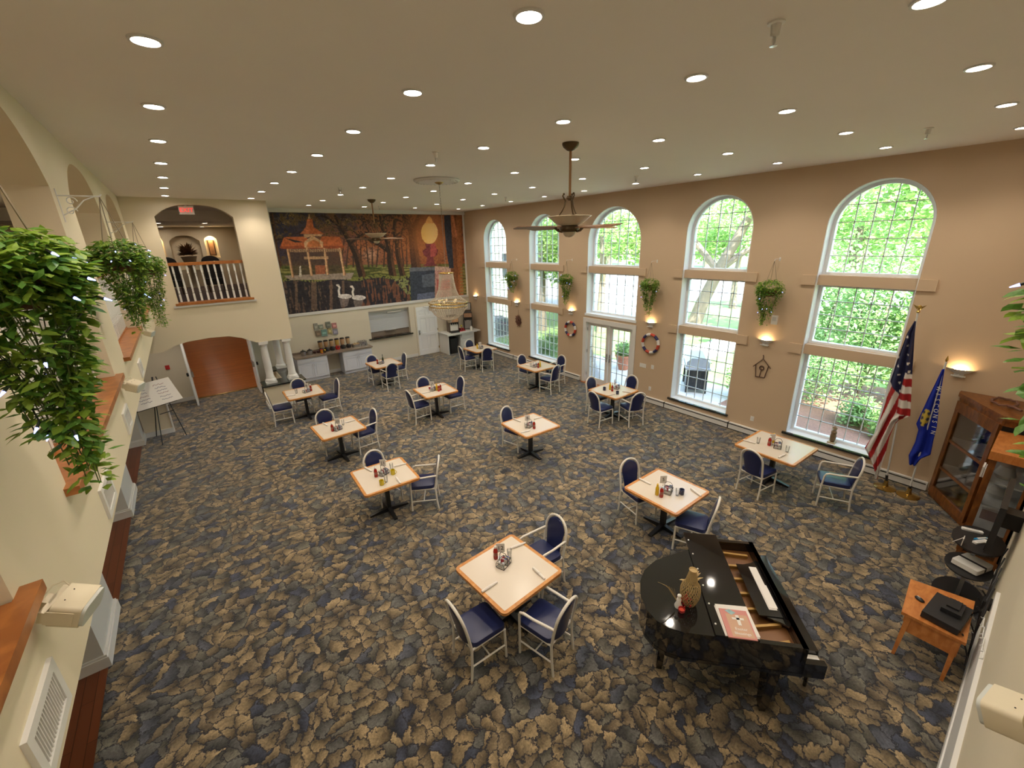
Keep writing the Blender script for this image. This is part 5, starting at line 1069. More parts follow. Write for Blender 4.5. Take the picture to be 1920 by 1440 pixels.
keeps('white_vase', (9.86, .28, 1.17), 'round white vase with a green plant on the corner cabinet shelf', 'vase', [('body', MB().lathe([(.05, 0), (.09, .05), (.08, .11), (.035, .15), (.04, .17)], 16), 'white_plastic')])
b = MB()
for k in range(40): a = rn.uniform(0, 2*PI); leaf_geo(b, Vector((0, 0, .17)), Vector((math.cos(a), math.sin(a), rn.uniform(0, 1.6))), Vector((0, 0, 1)), .18, .03)
keeps('vase_greenery', (9.86, .28, 1.17), 'green fern stems rising from the white vase in the corner cabinet', 'plant', [('leaves', b, 'ivy_leaf_dark')])
keeps('framed_note', (9.62, .16, 1.17), 'small white framed note leaning on the corner cabinet shelf', 'picture frame', [('sheet', MB().box(-.01, -.1, 0, .01, .1, .24), 'paper'), ('easel_back', MB().box(-.015, -.11, 0, -.01, .11, .02), 'dark_wood')])
keeps('glass_plate', (9.95, .32, .64), 'pale round plate standing on the middle shelf of the corner cabinet', 'plate', [('dish', MB().lathe([(.02, 0), (.12, .015), (.13, .02), (.12, .012)], 20).xf(Matrix.Translation((0, 0, .14)) @ Matrix.Rotation(R(75), 4, 'Y')), 'grey_white'), ('holder', MB().box(-.05, -.05, 0, .05, .05, .02), 'dark_wood')])
keeps('gift_box', (9.70, .20, .64), 'pink box on the middle shelf of the corner cabinet', 'box', [('box', MB().box(-.09, -.09, 0, .09, .09, .1), mat('dusty_pink', (.38, .25, .24), .6)), ('lid', MB().box(-.095, -.095, .1, .095, .095, .125), 'paper')])
keeps('teal_doll', (9.62, .12, .13), 'dark teal doll in the bottom of the corner cabinet', 'doll', [('skirt', MB().lathe([(.15, 0), (.12, .15), (.05, .3)], 16), mat('teal', (.05, .10, .12), .6)), ('head', MB().ball((0, 0, .36), .06, 10, 7), 'beige_plastic')])
keeps('dried_bouquet', (9.92, .33, .13), 'dried bouquet in the bottom of the corner cabinet', 'flowers', [('pot', MB().lathe([(.06, 0), (.07, .1)], 14), 'terracotta'), ('stems', MB().lathe([(.03, .1), (.12, .25), (.02, .33)], 9), 'straw')])
for k, (z, lab) in enumerate(((.16, 'olive jar on the lowest shelf of the oak display case'), (.57, 'pale box on the second shelf of the oak display case'), (.97, 'pale jug on the third shelf of the oak display case'), (1.32, 'grey bowl on the top shelf of the oak display case'))):
    keeps('case_keepsake', (8.95-.1*k, YN+.26, z), lab, 'keepsake', [('body', MB().lathe([(.08, 0), (.11, .06), (.07, .18), (.08, .2)], 14) if k != 1 else MB().box(-.12, -.08, 0, .12, .08, .16), [mat('olive_glaze', (.2, .18, .08), .3), 'dusty_pink', 'grey_white', 'grey_white'][k]), ('lid', MB().lathe([(.085, .2), (.02, .24)], 12) if k != 1 else MB().box(-.125, -.085, .16, .125, .085, .19), 'paper')])
keeps('white_house_card', (8.6, YN+.48, 1.3), 'white folded paper card clipped at the front of the oak display case', 'card', [('fold', MB().box(-.1, -.02, 0, .1, 0, .16), 'paper'), ('flap', MB().box(-.1, -.04, 0, .1, -.025, .14), 'paper')], None)
keeps('wire_wreath', (10.0, .2, HT), 'flat dark wire wreath lying on top of the corner cabinet', 'wreath', [('ring', MB().tube([(.22*math.cos(2*PI*i/20), .14*math.sin(2*PI*i/20), .02+.01*(i % 3)) for i in range(20)], .015, 6, closed=True), 'twig'), ('sprig', MB().tube([(-.2, -.05, .03), (-.34, -.12, .06), (-.42, -.2, .05)], .02, 6), 'twig')], None)
# ------------------------------------------------------------------ equipment stand, television, side table
es = thing('equipment_stand', (7.38, -.06, 0), 'black pole stand with two oval shelves beside the corner cabinet', 'stand')
def oval(a, b_, n=28): return [(a*math.cos(2*PI*i/n), b_*math.sin(2*PI*i/n)) for i in range(n)]
MB().prism(oval(.36, .24), .885, .905).build('shelf', 'black_plastic', es); MB().prism(oval(.30, .22), .585, .60).xf(Matrix.Translation((-.18, 0, 0))).build('shelf', 'black_plastic', es)
MB().box(-.03, -.02, .03, .03, .02, .88).build('pole', 'steel', es); MB().prism(oval(.38, .25), 0, .035).build('base', 'black_metal', es)
o = thing('projector', (7.2, -.08, .60), 'pale grey flat projector strapped to the lower oval shelf', 'projector', rz=R(-20)); MB().prism(rrect(.32, .26, .02, 3), .012, .075).build('case', 'white_plastic', o); MB().box(-.015, -.132, .02, .015, .132, .08).build('strap', 'black_plastic', o); MB().box(-.16, -.12, 0, .16, .12, .014).build('foot', 'black_plastic', o)
for nm, lab, x, y, a, L, m in (('remote_control', 'white remote control on the upper oval shelf by the rear edge', 7.56, .02, -70, .2, 'white_plastic'), ('remote_control', 'white remote control beside the blue pen', 7.33, -.08, -30, .19, 'white_plastic'), ('marker_pen', 'bright blue marker lying between the white remotes', 7.42, -.08, -35, .2, mat('cyan', (.02, .25, .5), .4))):
    o = thing(nm, (x, y, .905), lab, 'remote' if 'remote' in nm else 'pen', rz=R(a)); MB().prism(rrect(L, .05 if 'remote' in nm else .022, .01, 3), 0, .022).build('body', m, o); MB().box(-L*.3, -.012, .022, L*.3, .012, .024).build('buttons' if 'remote' in nm else 'clip', 'grey_white', o)
o = thing('paper_stand', (7.12, .06, .905), 'small white tent card at the edge of the upper oval shelf', 'card'); MB().box(-.05, -.004, 0, .05, .004, .10).build('front', 'paper', o); MB().tube([(0, .0, .1), (-.03, .08, .0)], .004, 4).build('prop', 'paper', o)
tv = thing('television', (7.35, YN+.16, 1.04), 'flat black television on the wall behind the equipment stand', 'television'); MB().box(-.5, 0, 0, .5, .05, .62).build('housing', 'black_plastic', tv); MB().box(-.48, .05, .02, .48, .054, .60).build('screen', 'black_gloss', tv); MB().box(-.1, -.16, .2, .1, 0, .4).build('mount', 'black_metal', tv)
st = thing('side_table', (6.06, .05, 0), 'small orange wood side table carrying the black player box', 'table')
MB().prism([(-.40, -.28), (-.40, .235), (.30, .29), (.42, -.25)], .565, .60).build('top', 'small_table_wood', st)
MB().box(-.36, .16, .40, .26, .19, .565).box(-.38, -.25, .36, -.35, .19, .565).box(.28, -.24, .4, .31, .2, .565).box(-.36, -.25, .4, .3, -.22, .565).build('apron', 'small_table_wood', st)
for x, y in ((-.36, .17), (.28, .2), (-.36, -.22), (.3, -.22)): MB().add([(x-.025, y-.025, .565), (x+.025, y-.025, .565), (x+.025, y+.025, .565), (x-.025, y+.025, .565), (x-.015-.03*(x < 0), y-.015+.02*(y > 0), 0), (x+.015-.03*(x < 0), y-.015+.02*(y > 0), 0), (x+.015-.03*(x < 0), y+.015+.02*(y > 0), 0), (x-.015-.03*(x < 0), y+.015+.02*(y > 0), 0)], [(0,1,2,3),(7,6,5,4),(0,4,5,1),(1,5,6,2),(2,6,7,3),(3,7,4,0)]).build('leg', 'small_table_wood', st)
o = thing('media_player', (5.95, -.03, .60), 'black player box on the small wooden side table', 'electronics', rz=R(-6)); MB().box(-.24, -.15, .01, .24, .15, .085).build('case', 'black_plastic', o); MB().box(-.2, -.16, .03, .2, -.15, .06).build('front', 'black_gloss', o)
for x in (-.2, .2):
    for y in (-.12, .12): MB().box(x-.02, y-.02, 0, x+.02, y+.02, .012).build('foot', 'black_metal', o)
o = thing('cable_box', (6.0, -.06, .685), 'smaller black box stacked on the player', 'electronics', rz=R(-2)); MB().box(-.12, -.08, .004, .12, .08, .05).build('case', 'black_plastic', o); MB().box(-.06, -.05, .05, .1, .05, .07).build('lid', 'black_plastic', o)
for k in range(3): MB().tube([(.1, -.04+k*.03, .03), (.16, -.05+k*.03, .03)], .007, 6).build('plug', 'brass', o)
o = thing('computer_mouse', (6.02, .20, .60), 'small black computer mouse on the wooden side table', 'mouse', rz=R(60)); MB().ball((0, 0, .012), .05, 12, 7, (1, .6, .45)).build('shell', 'black_plastic', o, True); MB().box(-.002, -.003, .03, .03, .003, .036).build('wheel', 'grey_white', o)
rn = random.Random(6)
for k in range(6):
    pts = [(5.7+.25*k+rn.uniform(-.1, .1), -.2+rn.uniform(-.05, .03), .62-.03*k), (5.75+.25*k, -.27, .35+rn.uniform(-.1, .2)), (5.9+.22*k, -.29, .15), (6.2+.2*k, -.28, .4+.1*k), (6.5+.15*k, -.30, .7+.06*k)]
    o = MB().tube(pts, .008, 5).build('extension_cord', 'black_plastic'); tag(o, 'tangled black cord between the side table and the wall', 'cord', 'tangled cords')
o = thing('power_adapter', (6.62, -.285, .55), 'black plug adapter hanging on the wall behind the side table', 'adapter'); MB().box(-.06, -.04, -.05, .06, .03, .05).build('body', 'black_plastic', o); MB().box(-.04, -.045, -.03, .04, -.04, .03).build('prongs', 'steel', o)
sl_ = thing('string_lights', (5.0, YN+.02, 1.1), 'string of small white lights along the wall behind the side table', 'string lights')
pts = [(-.4+.16*k, .012, .2-.07*k+.03*math.sin(k*2)) for k in range(14)]; MB().tube(pts, .004, 4, False).build('cord', 'white_plastic', sl_)
for p in pts: MB().tube([p, (p[0]+.01, p[1]+.02, p[2]-.02)], [.008, .003], 5).build('bulb', 'white_trim', sl_)
# ------------------------------------------------------------------ easel with whiteboard
ea = thing('easel', (-1.1, 13.35, 0), 'black tripod easel standing by the left half wall', 'easel')
for nm, p, q in (('leg', (-.30, .57, 0), (.0, .50, 1.62)), ('leg', (-.16, -.22, 0), (-.02, .49, 1.62)), ('leg', (.34, .12, 0), (.06, .49, 1.62)), ('cross_bar', (-.06, .17, .70), (.21, .31, .70)), ('ledge', (-.50, -.28, .985), (.36, .165, .985)), ('ledge_arm', (-.06, .3, .98), (-.10, -.02, .98))): MB().tube([p, q], .012, 6).build(nm, 'black_metal', ea)
wbd = thing('whiteboard', (-1.06, 13.31, 1.0), 'white board with handwriting resting on the black easel', 'whiteboard', rz=R(27))
tilt = Matrix.Rotation(R(-38), 4, 'X'); MB().box(-.5, -.008, 0, .5, .008, .68).xf(tilt).build('board', 'paper', wbd)
rn = random.Random(14)
for c_ in range(2):
    for r_ in range(6):
        x0 = -.36+c_*.44; z = .58-r_*.085-c_*.03; pts = [(x0+.022*i, -.0095, z+rn.uniform(-.018, .018)) for i in range(12)]
        MB().tube(pts, .0045, 4).xf(tilt).build('handwriting', mat('ink', (.05, .05, .16), .6) if r_ % 3 else mat('ink_red', (.25, .04, .08), .6), wbd)
# ------------------------------------------------------------------ loudspeakers, grilles on the balcony front
mat('speaker_cloth', (.56, .58, .55), .7)
def speaker(loc, rot, lab):
    s_ = thing('loudspeaker', loc, lab, 'loudspeaker', 'beige wall loudspeakers'); s_.rotation_euler = rot; s_.scale = (.5, .5, .5)
    MB().prism(rrect(.20, .30, .035, 4), .0, .20).xf(Matrix.Rotation(PI/2, 4, 'Y')).build('cabinet', 'beige_plastic', s_, True)
    MB().prism(rrect(.19, .29, .05, 4), .20, .225).xf(Matrix.Rotation(PI/2, 4, 'Y')).build('grille', 'speaker_cloth', s_, True)
    MB().box(-.02, -.155, -.06, .16, -.148, .06).box(-.06, -.155, -.05, -.02, .155, .05).box(-.1, -.05, -.05, -.04, .05, .05).build('bracket', 'beige_plastic', s_)
    MB().ball((.05, .06, .101), .006, 5, 4).ball((.05, -.06, .101), .006, 5, 4).build('screw', 'black_metal', s_)
    MB().tube([(.0, .1, .1), (-.05, .12, .12), (-.1, .08, .1), (-.12, .02, .05)], .006, 5).build('cable', 'beige_plastic', s_)
for y, lab in ((2.24, 'beige wall loudspeaker on the balcony front below the big trailing plant'), (6.0, 'beige wall loudspeaker on the balcony front below the second plant'), (9.9, 'beige wall loudspeaker on the balcony front nearest the easel')):
    speaker((XL+.08, y, 3.32), (0, R(25), R(-20)), lab)
speaker((1.99, YN+.05, 3.08), (0, R(22), R(80)), 'beige wall loudspeaker above the white panelled wall by the piano')
for y, lab in ((1.98, 'white slatted air grille on the balcony front below the first loudspeaker'), (3.95, 'white air grille on the balcony front under the second arch'), (5.75, 'white air grille on the balcony front next to the second loudspeaker'), (8.3, 'white air grille on the balcony front under the third arch')):
    g_ = thing('air_grille', (XL, y, 3.02), lab, 'air vent', 'balcony air grilles')
    MB().slab([[(-.20, -.115), (.20, -.115), (.20, .115), (-.20, .115)], [(-.155, -.075), (.155, -.075), (.155, .075), (-.155, .075)]], lambda u, v, d: (d, u, v), 0, .018).build('frame', 'white_trim', g_); MB().box(.001, -.155, -.075, .004, .155, .075).build('backing', mat('vent_grey', (.30, .28, .24), .7), g_)
    for k in range(16): MB().box(.004, -.148+k*.0195, -.075, .013, -.142+k*.0195, .075).build('slat', 'white_trim', g_)
# ------------------------------------------------------------------ far gallery contents
ex = thing('exit_sign', (.52, 14.40, 5.655), 'red lit EXIT sign in the far gallery arch', 'exit sign'); MB().box(-.16, 0, -.10, .16, .05, .10).build('housing', 'white_plastic', ex)
MB().box(-.145, -.002, -.085, .145, .0, .085).build('face', mat('exit_face', (.78, .66, .62), .5), ex)
text('EXIT', .145, mat('exit_red', (1, .1, .08), .4, emit=.55, emit_col=(1, .03, .03)) and 'exit_red', 'lettering', ex, Matrix.Translation((0, -.004, 0)) @ Matrix.Rotation(PI/2, 4, 'X')); MB().box(-.02, .01, .1, .02, .04, .145).build('stem', 'white_plastic', ex)
ur = thing('flower_urn', (.45, 20.68, 3.3), 'large urn of dried flowers in the middle niche of the far gallery', 'urn'); MB().lathe([(.14, 0), (.10, .1), (.06, .7), (.16, .85), (.24, 1.1), (.26, 1.15)], 18).build('urn', mat('urn_stone', (.35, .30, .22), .6), ur, True); b = MB(); rn = random.Random(21)
for k in range(160):
    a = rn.uniform(0, 2*PI); e = rn.uniform(0, 1.5); leaf_geo(b, Vector((0, 0, 1.2)), Vector((math.cos(a)*math.cos(e), .35*math.sin(a)*math.cos(e)-.2, math.sin(e))), Vector((0, 0, 1)), rn.uniform(.2, .5), .09)
b.build('flowers', mat('dry_flower', (.18, .10, .05), .8, noise=.6, nscale=12), ur)
for x, lab in ((1.275, 'brown framed panel in the lit niche next to the gallery side wall'), (-.41, 'brown framed panel in the lit niche by the far end')):
    o = thing('niche_picture', (x, 21.195, 4.45), lab, 'picture', 'niche pictures'); MB().box(-.11, -.03, 0, .11, 0, .58).build('frame', 'dark_wood', o); MB().box(-.08, -.035, .03, .08, -.03, .55).build('print', mat('niche_print', (.32, .17, .08), .6, noise=.5, nscale=9), o)
    ld = bpy.data.lights.new('niche_lamp', 'POINT'); ld.energy = 5; ld.color = (1, .7, .35); ld.shadow_soft_size = .03; lo = bpy.data.objects.new('niche_lamp', ld); COL.objects.link(lo); lo.location = (x, 21.08, 5.08)
for x, lab in ((.96, 'black lounge chair back behind the gallery rail next to the side wall'), (-.22, 'black lounge chair back behind the gallery rail at the other end')):
    o = thing('lounge_chair', (x, 17.9, 3.3), lab, 'chair', 'gallery lounge chairs'); MB().prism(rrect(.55, .5, .06, 4), .25, .45).build('seat', 'black_plastic', o); MB().slab([arch(-.26, .26, .4, 1.0, 1.18, 10)], lambda u, v, d: (u, d, v), .18, .28).build('backrest', 'black_plastic', o)
    for sx in (-.22, .22):
        for sy_ in (-.2, .2): MB().box(sx-.02, sy_-.02, 0, sx+.02, sy_+.02, .26).build('leg', 'dark_wood', o)
# ------------------------------------------------------------------ mural on the far wall (flat painted print)
def vnoise(nx, ny, U, V, seed):
    g = np.random.RandomState(seed).rand(ny+2, nx+2); a = U*nx; b = V*ny; i = a.astype(int).clip(0, nx); j = b.astype(int).clip(0, ny); fx = a-i; fy = b-j
    fx = fx*fx*(3-2*fx); fy = fy*fy*(3-2*fy)
    return (g[j, i]*(1-fx)+g[j, i+1]*fx)*(1-fy)+(g[j+1, i]*(1-fx)+g[j+1, i+1]*fx)*fy
MH, MW = 260, 580
Vg, Ug = np.meshgrid(np.linspace(0, 1, MH), np.linspace(0, 1, MW), indexing='ij')
src = np.array([(0, 0), (1, 0), (1, 1), (0, 1)], float); dst = np.array([(62, 80), (1805, 118), (1850, 840), (247, 998)], float)
Am = []; bv = []
for (u, v), (x, y) in zip(src, dst): Am += [[u, v, 1, 0, 0, 0, -u*x, -v*x], [0, 0, 0, u, v, 1, -u*y, -v*y]]; bv += [x, y]
hh_ = np.append(np.linalg.solve(np.array(Am), np.array(bv)), 1); wq = hh_[6]*Ug+hh_[7]*Vg+1
X_ = (hh_[0]*Ug+hh_[1]*Vg+hh_[2])/wq; Y_ = (hh_[3]*Ug+hh_[4]*Vg+hh_[5])/wq
n1 = vnoise(90, 40, Ug, Vg, 1); n2 = vnoise(40, 20, Ug, Vg, 2); n3 = vnoise(160, 70, Ug, Vg, 3); nst = vnoise(150, 12, Ug, Vg, 4); nh = vnoise(30, 90, Ug, Vg, 5)
IMG = np.zeros((MH, MW, 3))
def cc_(*c): return np.array(c)
def put(mask, color, a=1.0):
    m = (np.clip(mask, 0, 1)*a)[..., None]; IMG[:] = IMG*(1-m)+np.asarray(color)*m
def lerp3(t, A, B): t = np.clip(t, 0, 1)[..., None]; return cc_(*A)*(1-t)+cc_(*B)*t
IMG[:] = lerp3((X_-100)/900, (.030, .035, .075), (.10, .065, .06)); put(((X_-850)/500).clip(0, 1), (.26, .085, .035))
put((n2 > .5)*(n1*1.2), lerp3((X_-300)/900, (.13, .085, .035), (.36, .13, .05)), .8)
put(np.exp(-(((X_-1000)/520)**2+((Y_-400)/120)**2))*(.45+.7*n1), (.46, .15, .055), .9)
put(np.exp(-(((X_-980)/60)**2+((Y_-470)/50)**2)), (.55, .32, .22), .9)
for bx, by, rr in ((200, 170, 70), (610, 170, 60), (260, 110, 45), (130, 300, 50), (760, 160, 50), (1090, 190, 60)):
    put(np.exp(-(((X_-bx)/rr)**2+((Y_-by)/(rr*.5))**2))*(n3 > .42), (.30, .20, .06), .8)
put((n3 > .63)*(Y_ < 330), (.04, .028, .022), .55)
gr = 560+.0*X_
put((Y_ > gr)*1., lerp3(nh*1.2, (.035, .055, .015), (.17, .17, .05))); put(((Y_ > 585)*(Y_ < 640)*(nh > .6)), (.30, .27, .09), .6)
def trunk(pts, w0, w1, col, hi=None):
    pts = np.array(pts, float); best = np.full(X_.shape, 1e9); wd = np.zeros(X_.shape); sd = np.zeros(X_.shape); n = len(pts)-1
    for i in range(n):
        p, q = pts[i], pts[i+1]; d = q-p; L2 = d@d; t = np.clip(((X_-p[0])*d[0]+(Y_-p[1])*d[1])/L2, 0, 1)
        dx, dy = X_-p[0]-t*d[0], Y_-p[1]-t*d[1]; D = np.hypot(dx, dy); k = D < best; best[k] = D[k]; wd[k] = (w0+(w1-w0)*(i+t)/n)[k]; sd[k] = dx[k]
    m = np.clip((wd-best)/4+.5, 0, 1); put(m, col); put(m*(sd > wd*.2)*.8, hi if hi is not None else [c*1.9 for c in col], .7)
tk = (.035, .022, .018)
for x in range(720, 1340, 46): trunk([(x+12*math.sin(x), 575), (x+20*math.sin(x*.7), 330)], 8, 4, (.06, .035, .025))
for P_, a, b in (([(900, 650), (850, 470), (800, 370), (720, 230), (660, 120)], 34, 14), ([(800, 370), (880, 300), (960, 260)], 16, 6), ([(1180, 670), (1155, 520), (1150, 440), (1060, 380), (960, 330), (860, 290)], 34, 10), ([(1150, 440), (1120, 330), (1080, 220), (1060, 120)], 22, 10), ([(1275, 690), (1225, 480), (1215, 380), (1190, 250), (1200, 110)], 26, 14), ([(1215, 380), (1260, 280), (1280, 180)], 12, 6), ([(1390, 585), (1365, 400), (1350, 260), (1290, 120)], 44, 26), ([(1350, 270), (1420, 110)], 26, 16), ([(150, 560), (120, 380), (90, 100)], 30, 16), ([(720, 230), (600, 140), (540, 110)], 10, 5), ([(1180, 140), (1300, 190), (1360, 250)], 9, 5)):
    trunk(P_, a, b, tk, (.16, .07, .035))
rb = random.Random(12)
def twig(p, a, L, w, dep):
    q = (p[0]+L*math.cos(a), p[1]+L*math.sin(a)); mid = ((p[0]+q[0])/2+rb.uniform(-.1, .1)*L, (p[1]+q[1])/2+rb.uniform(-.1, .1)*L)
    trunk([p, mid, q], w, w*.55, tk, (.13, .065, .035))
    if dep:
        for s_ in (-1, 1): twig(q, a+s_*rb.uniform(.25, .8), L*rb.uniform(.6, .85), w*.6, dep-1)
for p_, a_ in (((100, 200), -.5), ((130, 330), -.2), ((700, 200), -1.2), ((760, 300), -2.2), ((960, 260), -1.9), ((1060, 200), -1.0), ((1080, 230), -2.4), ((1200, 200), -2.0), ((1210, 300), -.7), ((1300, 180), -2.3), ((1410, 160), -.9), ((860, 290), -2.6), ((640, 160), -2.6), ((1780, 250), -1.2)): twig(p_, a_, 85, 7, 3)
put((n3 > .60)*(Y_ < 300)*(X_ < 860)*(n2 > .4), (.24, .15, .05), .75); put((n3 < .3)*(Y_ < 420)*(X_ > 860), (.42, .17, .06), .5); put((n3 > .66)*(Y_ < 540), (.025, .018, .016), .7)
# river with reflections
shore = 690-.02*(X_-200)+12*np.sin(X_/60)
put((Y_ > shore)*(X_ < 1335)*1., lerp3(nst*.6+nh*.4, (.016, .018, .03), (.055, .042, .04))); put((Y_ > shore+20)*(X_ > 900)*(X_ < 1335)*(nst*.7+n1*.3 > .5), (.26, .10, .05), .55); put((Y_ > shore)*(X_ < 640)*(nst*.7+n3*.3 > .66), (.2, .12, .08), .4)
put((np.abs(Y_-shore) < 16)*(X_ < 1335)*(n3 > .35), (.19, .20, .05), .85); put((Y_ > 690)*(Y_ < 830)*(X_ > 1180)*(X_ < 1340)*(n3 > .4)*(X_ > 1180+(Y_-690)*.9), (.22, .24, .09), .9)
def poly(pts, col, a=1.0):
    pts = np.array(pts, float); ins = np.zeros(X_.shape, bool); n = len(pts)
    for i in range(n):
        (x0, y0), (x1, y1) = pts[i], pts[(i+1) % n]; c = ((y0 > Y_) != (y1 > Y_)) & (X_ < (x1-x0)*(Y_-y0)/(y1-y0+1e-9)+x0); ins ^= c
    put(ins*1., col, a)
OR, OR2, TAN, DK = (.48, .13, .045), (.30, .075, .03), (.58, .36, .20), (.03, .025, .03)
poly([(240, 420), (720, 420), (740, 650), (270, 660)], (.07, .045, .035), .8); poly([(480, 560), (570, 560), (575, 640), (485, 640)], (.30, .10, .05)); poly([(200, 650), (830, 630), (800, 690), (260, 690)], (.30, .24, .2))
poly([(165, 400), (200, 305), (400, 300), (420, 345), (390, 400)], OR); poly([(735, 400), (700, 305), (540, 300), (520, 345), (560, 400)], OR); poly([(165, 385), (740, 385), (730, 410), (175, 410)], OR2)
poly([(200, 310), (380, 350), (300, 352)], DK); poly([(245, 412), (700, 412), (700, 440), (245, 440)], TAN, .6)
poly([(380, 350), (455, 292), (550, 350), (550, 400), (385, 400)], TAN); poly([(400, 395), (420, 350), (465, 330), (515, 350), (535, 395)], (.50, .17, .06))
poly([(345, 275), (400, 215), (408, 145), (455, 145), (465, 215), (560, 280)], OR); poly([(395, 215), (408, 145), (430, 145), (430, 275), (350, 275)], (.58, .18, .07)); poly([(375, 280), (545, 280), (535, 300), (460, 295), (385, 315)], TAN)
poly([(413, 140), (425, 95), (438, 140)], TAN)
for p, q in (((222, 410), (272, 668)), ((398, 405), (440, 655)), ((553, 405), (582, 645)), ((690, 405), (733, 655))): poly([(p[0], p[1]), (p[0]+22, p[1]), (q[0]+24, q[1]), (q[0], q[1])], TAN); poly([(p[0]+15, p[1]), (p[0]+22, p[1]), (q[0]+24, q[1]), (q[0]+15, q[1])], (.28, .13, .07))
for x in range(250, 700, 16): poly([(x, 414), (x+6, 414), (x+6, 440), (x, 440)], (.10, .06, .04))
poly([(380, 480), (600, 480), (600, 505), (380, 505)], TAN, .6); poly([(340, 570), (352, 560), (362, 660), (338, 660)], (.55, .5, .42))
for x in (300, 445, 470, 610, 720): poly([(x, 700), (x+22, 700), (x+30, 960), (x+4, 960)], (.32, .20, .13), .35)
# lamp on its pedestal
put(np.exp(-(((X_-1510)/190)**2+((Y_-290)/210)**2))*.9, (.55, .19, .06), .75)
put((((X_-1510)/76)**2+((Y_-275)/103)**2 < 1)*1., lerp3(((X_-1440)/150), (.85, .52, .16), (.95, .62, .26))); poly([(1470, 190), (1490, 140), (1505, 125), (1525, 140), (1548, 190)], (.82, .42, .13))
poly([(1470, 375), (1560, 375), (1550, 410), (1590, 430), (1580, 480), (1545, 500), (1560, 560), (1600, 575), (1440, 580), (1480, 555), (1490, 500), (1460, 480), (1445, 440), (1480, 415)], (.20, .045, .05)); poly([(1520, 380), (1560, 375), (1580, 440), (1560, 490), (1520, 495)], (.42, .09, .08))
poly([(1330, 595), (1560, 590), (1560, 880), (1345, 890)], (.045, .055, .08)); poly([(1330, 590), (1560, 585), (1560, 615), (1330, 628)], (.13, .14, .17)); poly([(1440, 660), (1555, 640), (1558, 760), (1450, 770)], (.10, .12, .16)); poly([(1560, 582), (1720, 592), (1715, 860), (1562, 880)], (.48, .26, .22)); poly([(1560, 580), (1722, 590), (1720, 632), (1560, 618)], (.55, .36, .28)); poly([(1575, 700), (1700, 700), (1695, 790), (1580, 800)], (.45, .13, .11))
poly([(1400, 830), (1560, 810), (1560, 890), (1400, 900)], (.12, .14, .22))
trunk([(1770, 860), (1755, 560), (1740, 330), (1745, 110)], 52, 60, (.20, .075, .03), (.42, .16, .06)); trunk([(1740, 300), (1700, 110)], 22, 26, (.32, .12, .05)); poly([(1640, 118), (1700, 118), (1730, 600), (1690, 600), (1660, 400)], (.03, .035, .05))
for k in range(9): poly([(1790, 590+k*28), (1860, 588+k*28), (1860, 602+k*28), (1790, 606+k*28)], (.26, .22, .09), .8)
# swans
for sx, sy_ in ((0, 0), (125, 14)):
    put((((X_-(748+sx))/62)**2+((Y_-(842+sy_))/22)**2 < 1)*1., (.62, .58, .56)); trunk([(700+sx, 835+sy_), (692+sx, 790+sy_), (700+sx, 762+sy_), (688+sx, 742+sy_)], 9, 8, (.66, .62, .58), (.7, .66, .62)); put((((X_-(684+sx))/14)**2+((Y_-(741+sy_))/10)**2 < 1)*1., (.66, .60, .54)); poly([(700+sx, 866+sy_), (790+sx, 862+sy_), (770+sx, 930+sy_), (715+sx, 940+sy_)], (.30, .24, .22), .5)
lampm = np.clip(1.15-(((X_-1510)/80)**2+((Y_-270)/125)**2), 0, 1)[..., None]; IMG *= ((.70+.6*n3)[..., None]*1.08)*(1-lampm)+lampm*1.25
mu = thing('park_mural', (0, 0, 0), 'wall sized mural of a gazebo, swans, trees and a glowing lamp', 'mural')
mx0, mx1, mz0, mz1 = 2.80, 10.24, 2.41, 5.79
V = np.stack([mx0+(mx1-mx0)*Ug, np.full_like(Ug, YB-.012), mz1+(mz0-mz1)*Vg], -1).reshape(-1, 3)
idx = np.arange(MH*MW).reshape(MH, MW); F = np.stack([idx[:-1, :-1], idx[1:, :-1], idx[1:, 1:], idx[:-1, 1:]], -1).reshape(-1, 4)
me = bpy.data.meshes.new('print'); me.from_pydata(V.tolist(), [], F.tolist()); attr_mat('mural_print', .55); me.materials.append(MATS['mural_print'])
ca = me.color_attributes.new('Col', 'FLOAT_COLOR', 'POINT'); ca.data.foreach_set('color', np.concatenate([IMG.reshape(-1, 3), np.ones((MH*MW, 1))], 1).astype(np.float32).ravel())
o = bpy.data.objects.new('print', me); COL.objects.link(o); o.parent = mu
MB().box(mx0-.05, YB-.03, mz0-.10, mx1+.08, YB, mz0).box(mx1, YB-.03, mz0, mx1+.08, YB, mz1+.02).box(mx0-.05, YB-.03, mz0, mx0, YB, mz1).build('frame', 'white_trim', mu)
MB().box(mx0, YB-.010, mz0, mx1, YB, mz1).build('backing', 'white_trim', mu)
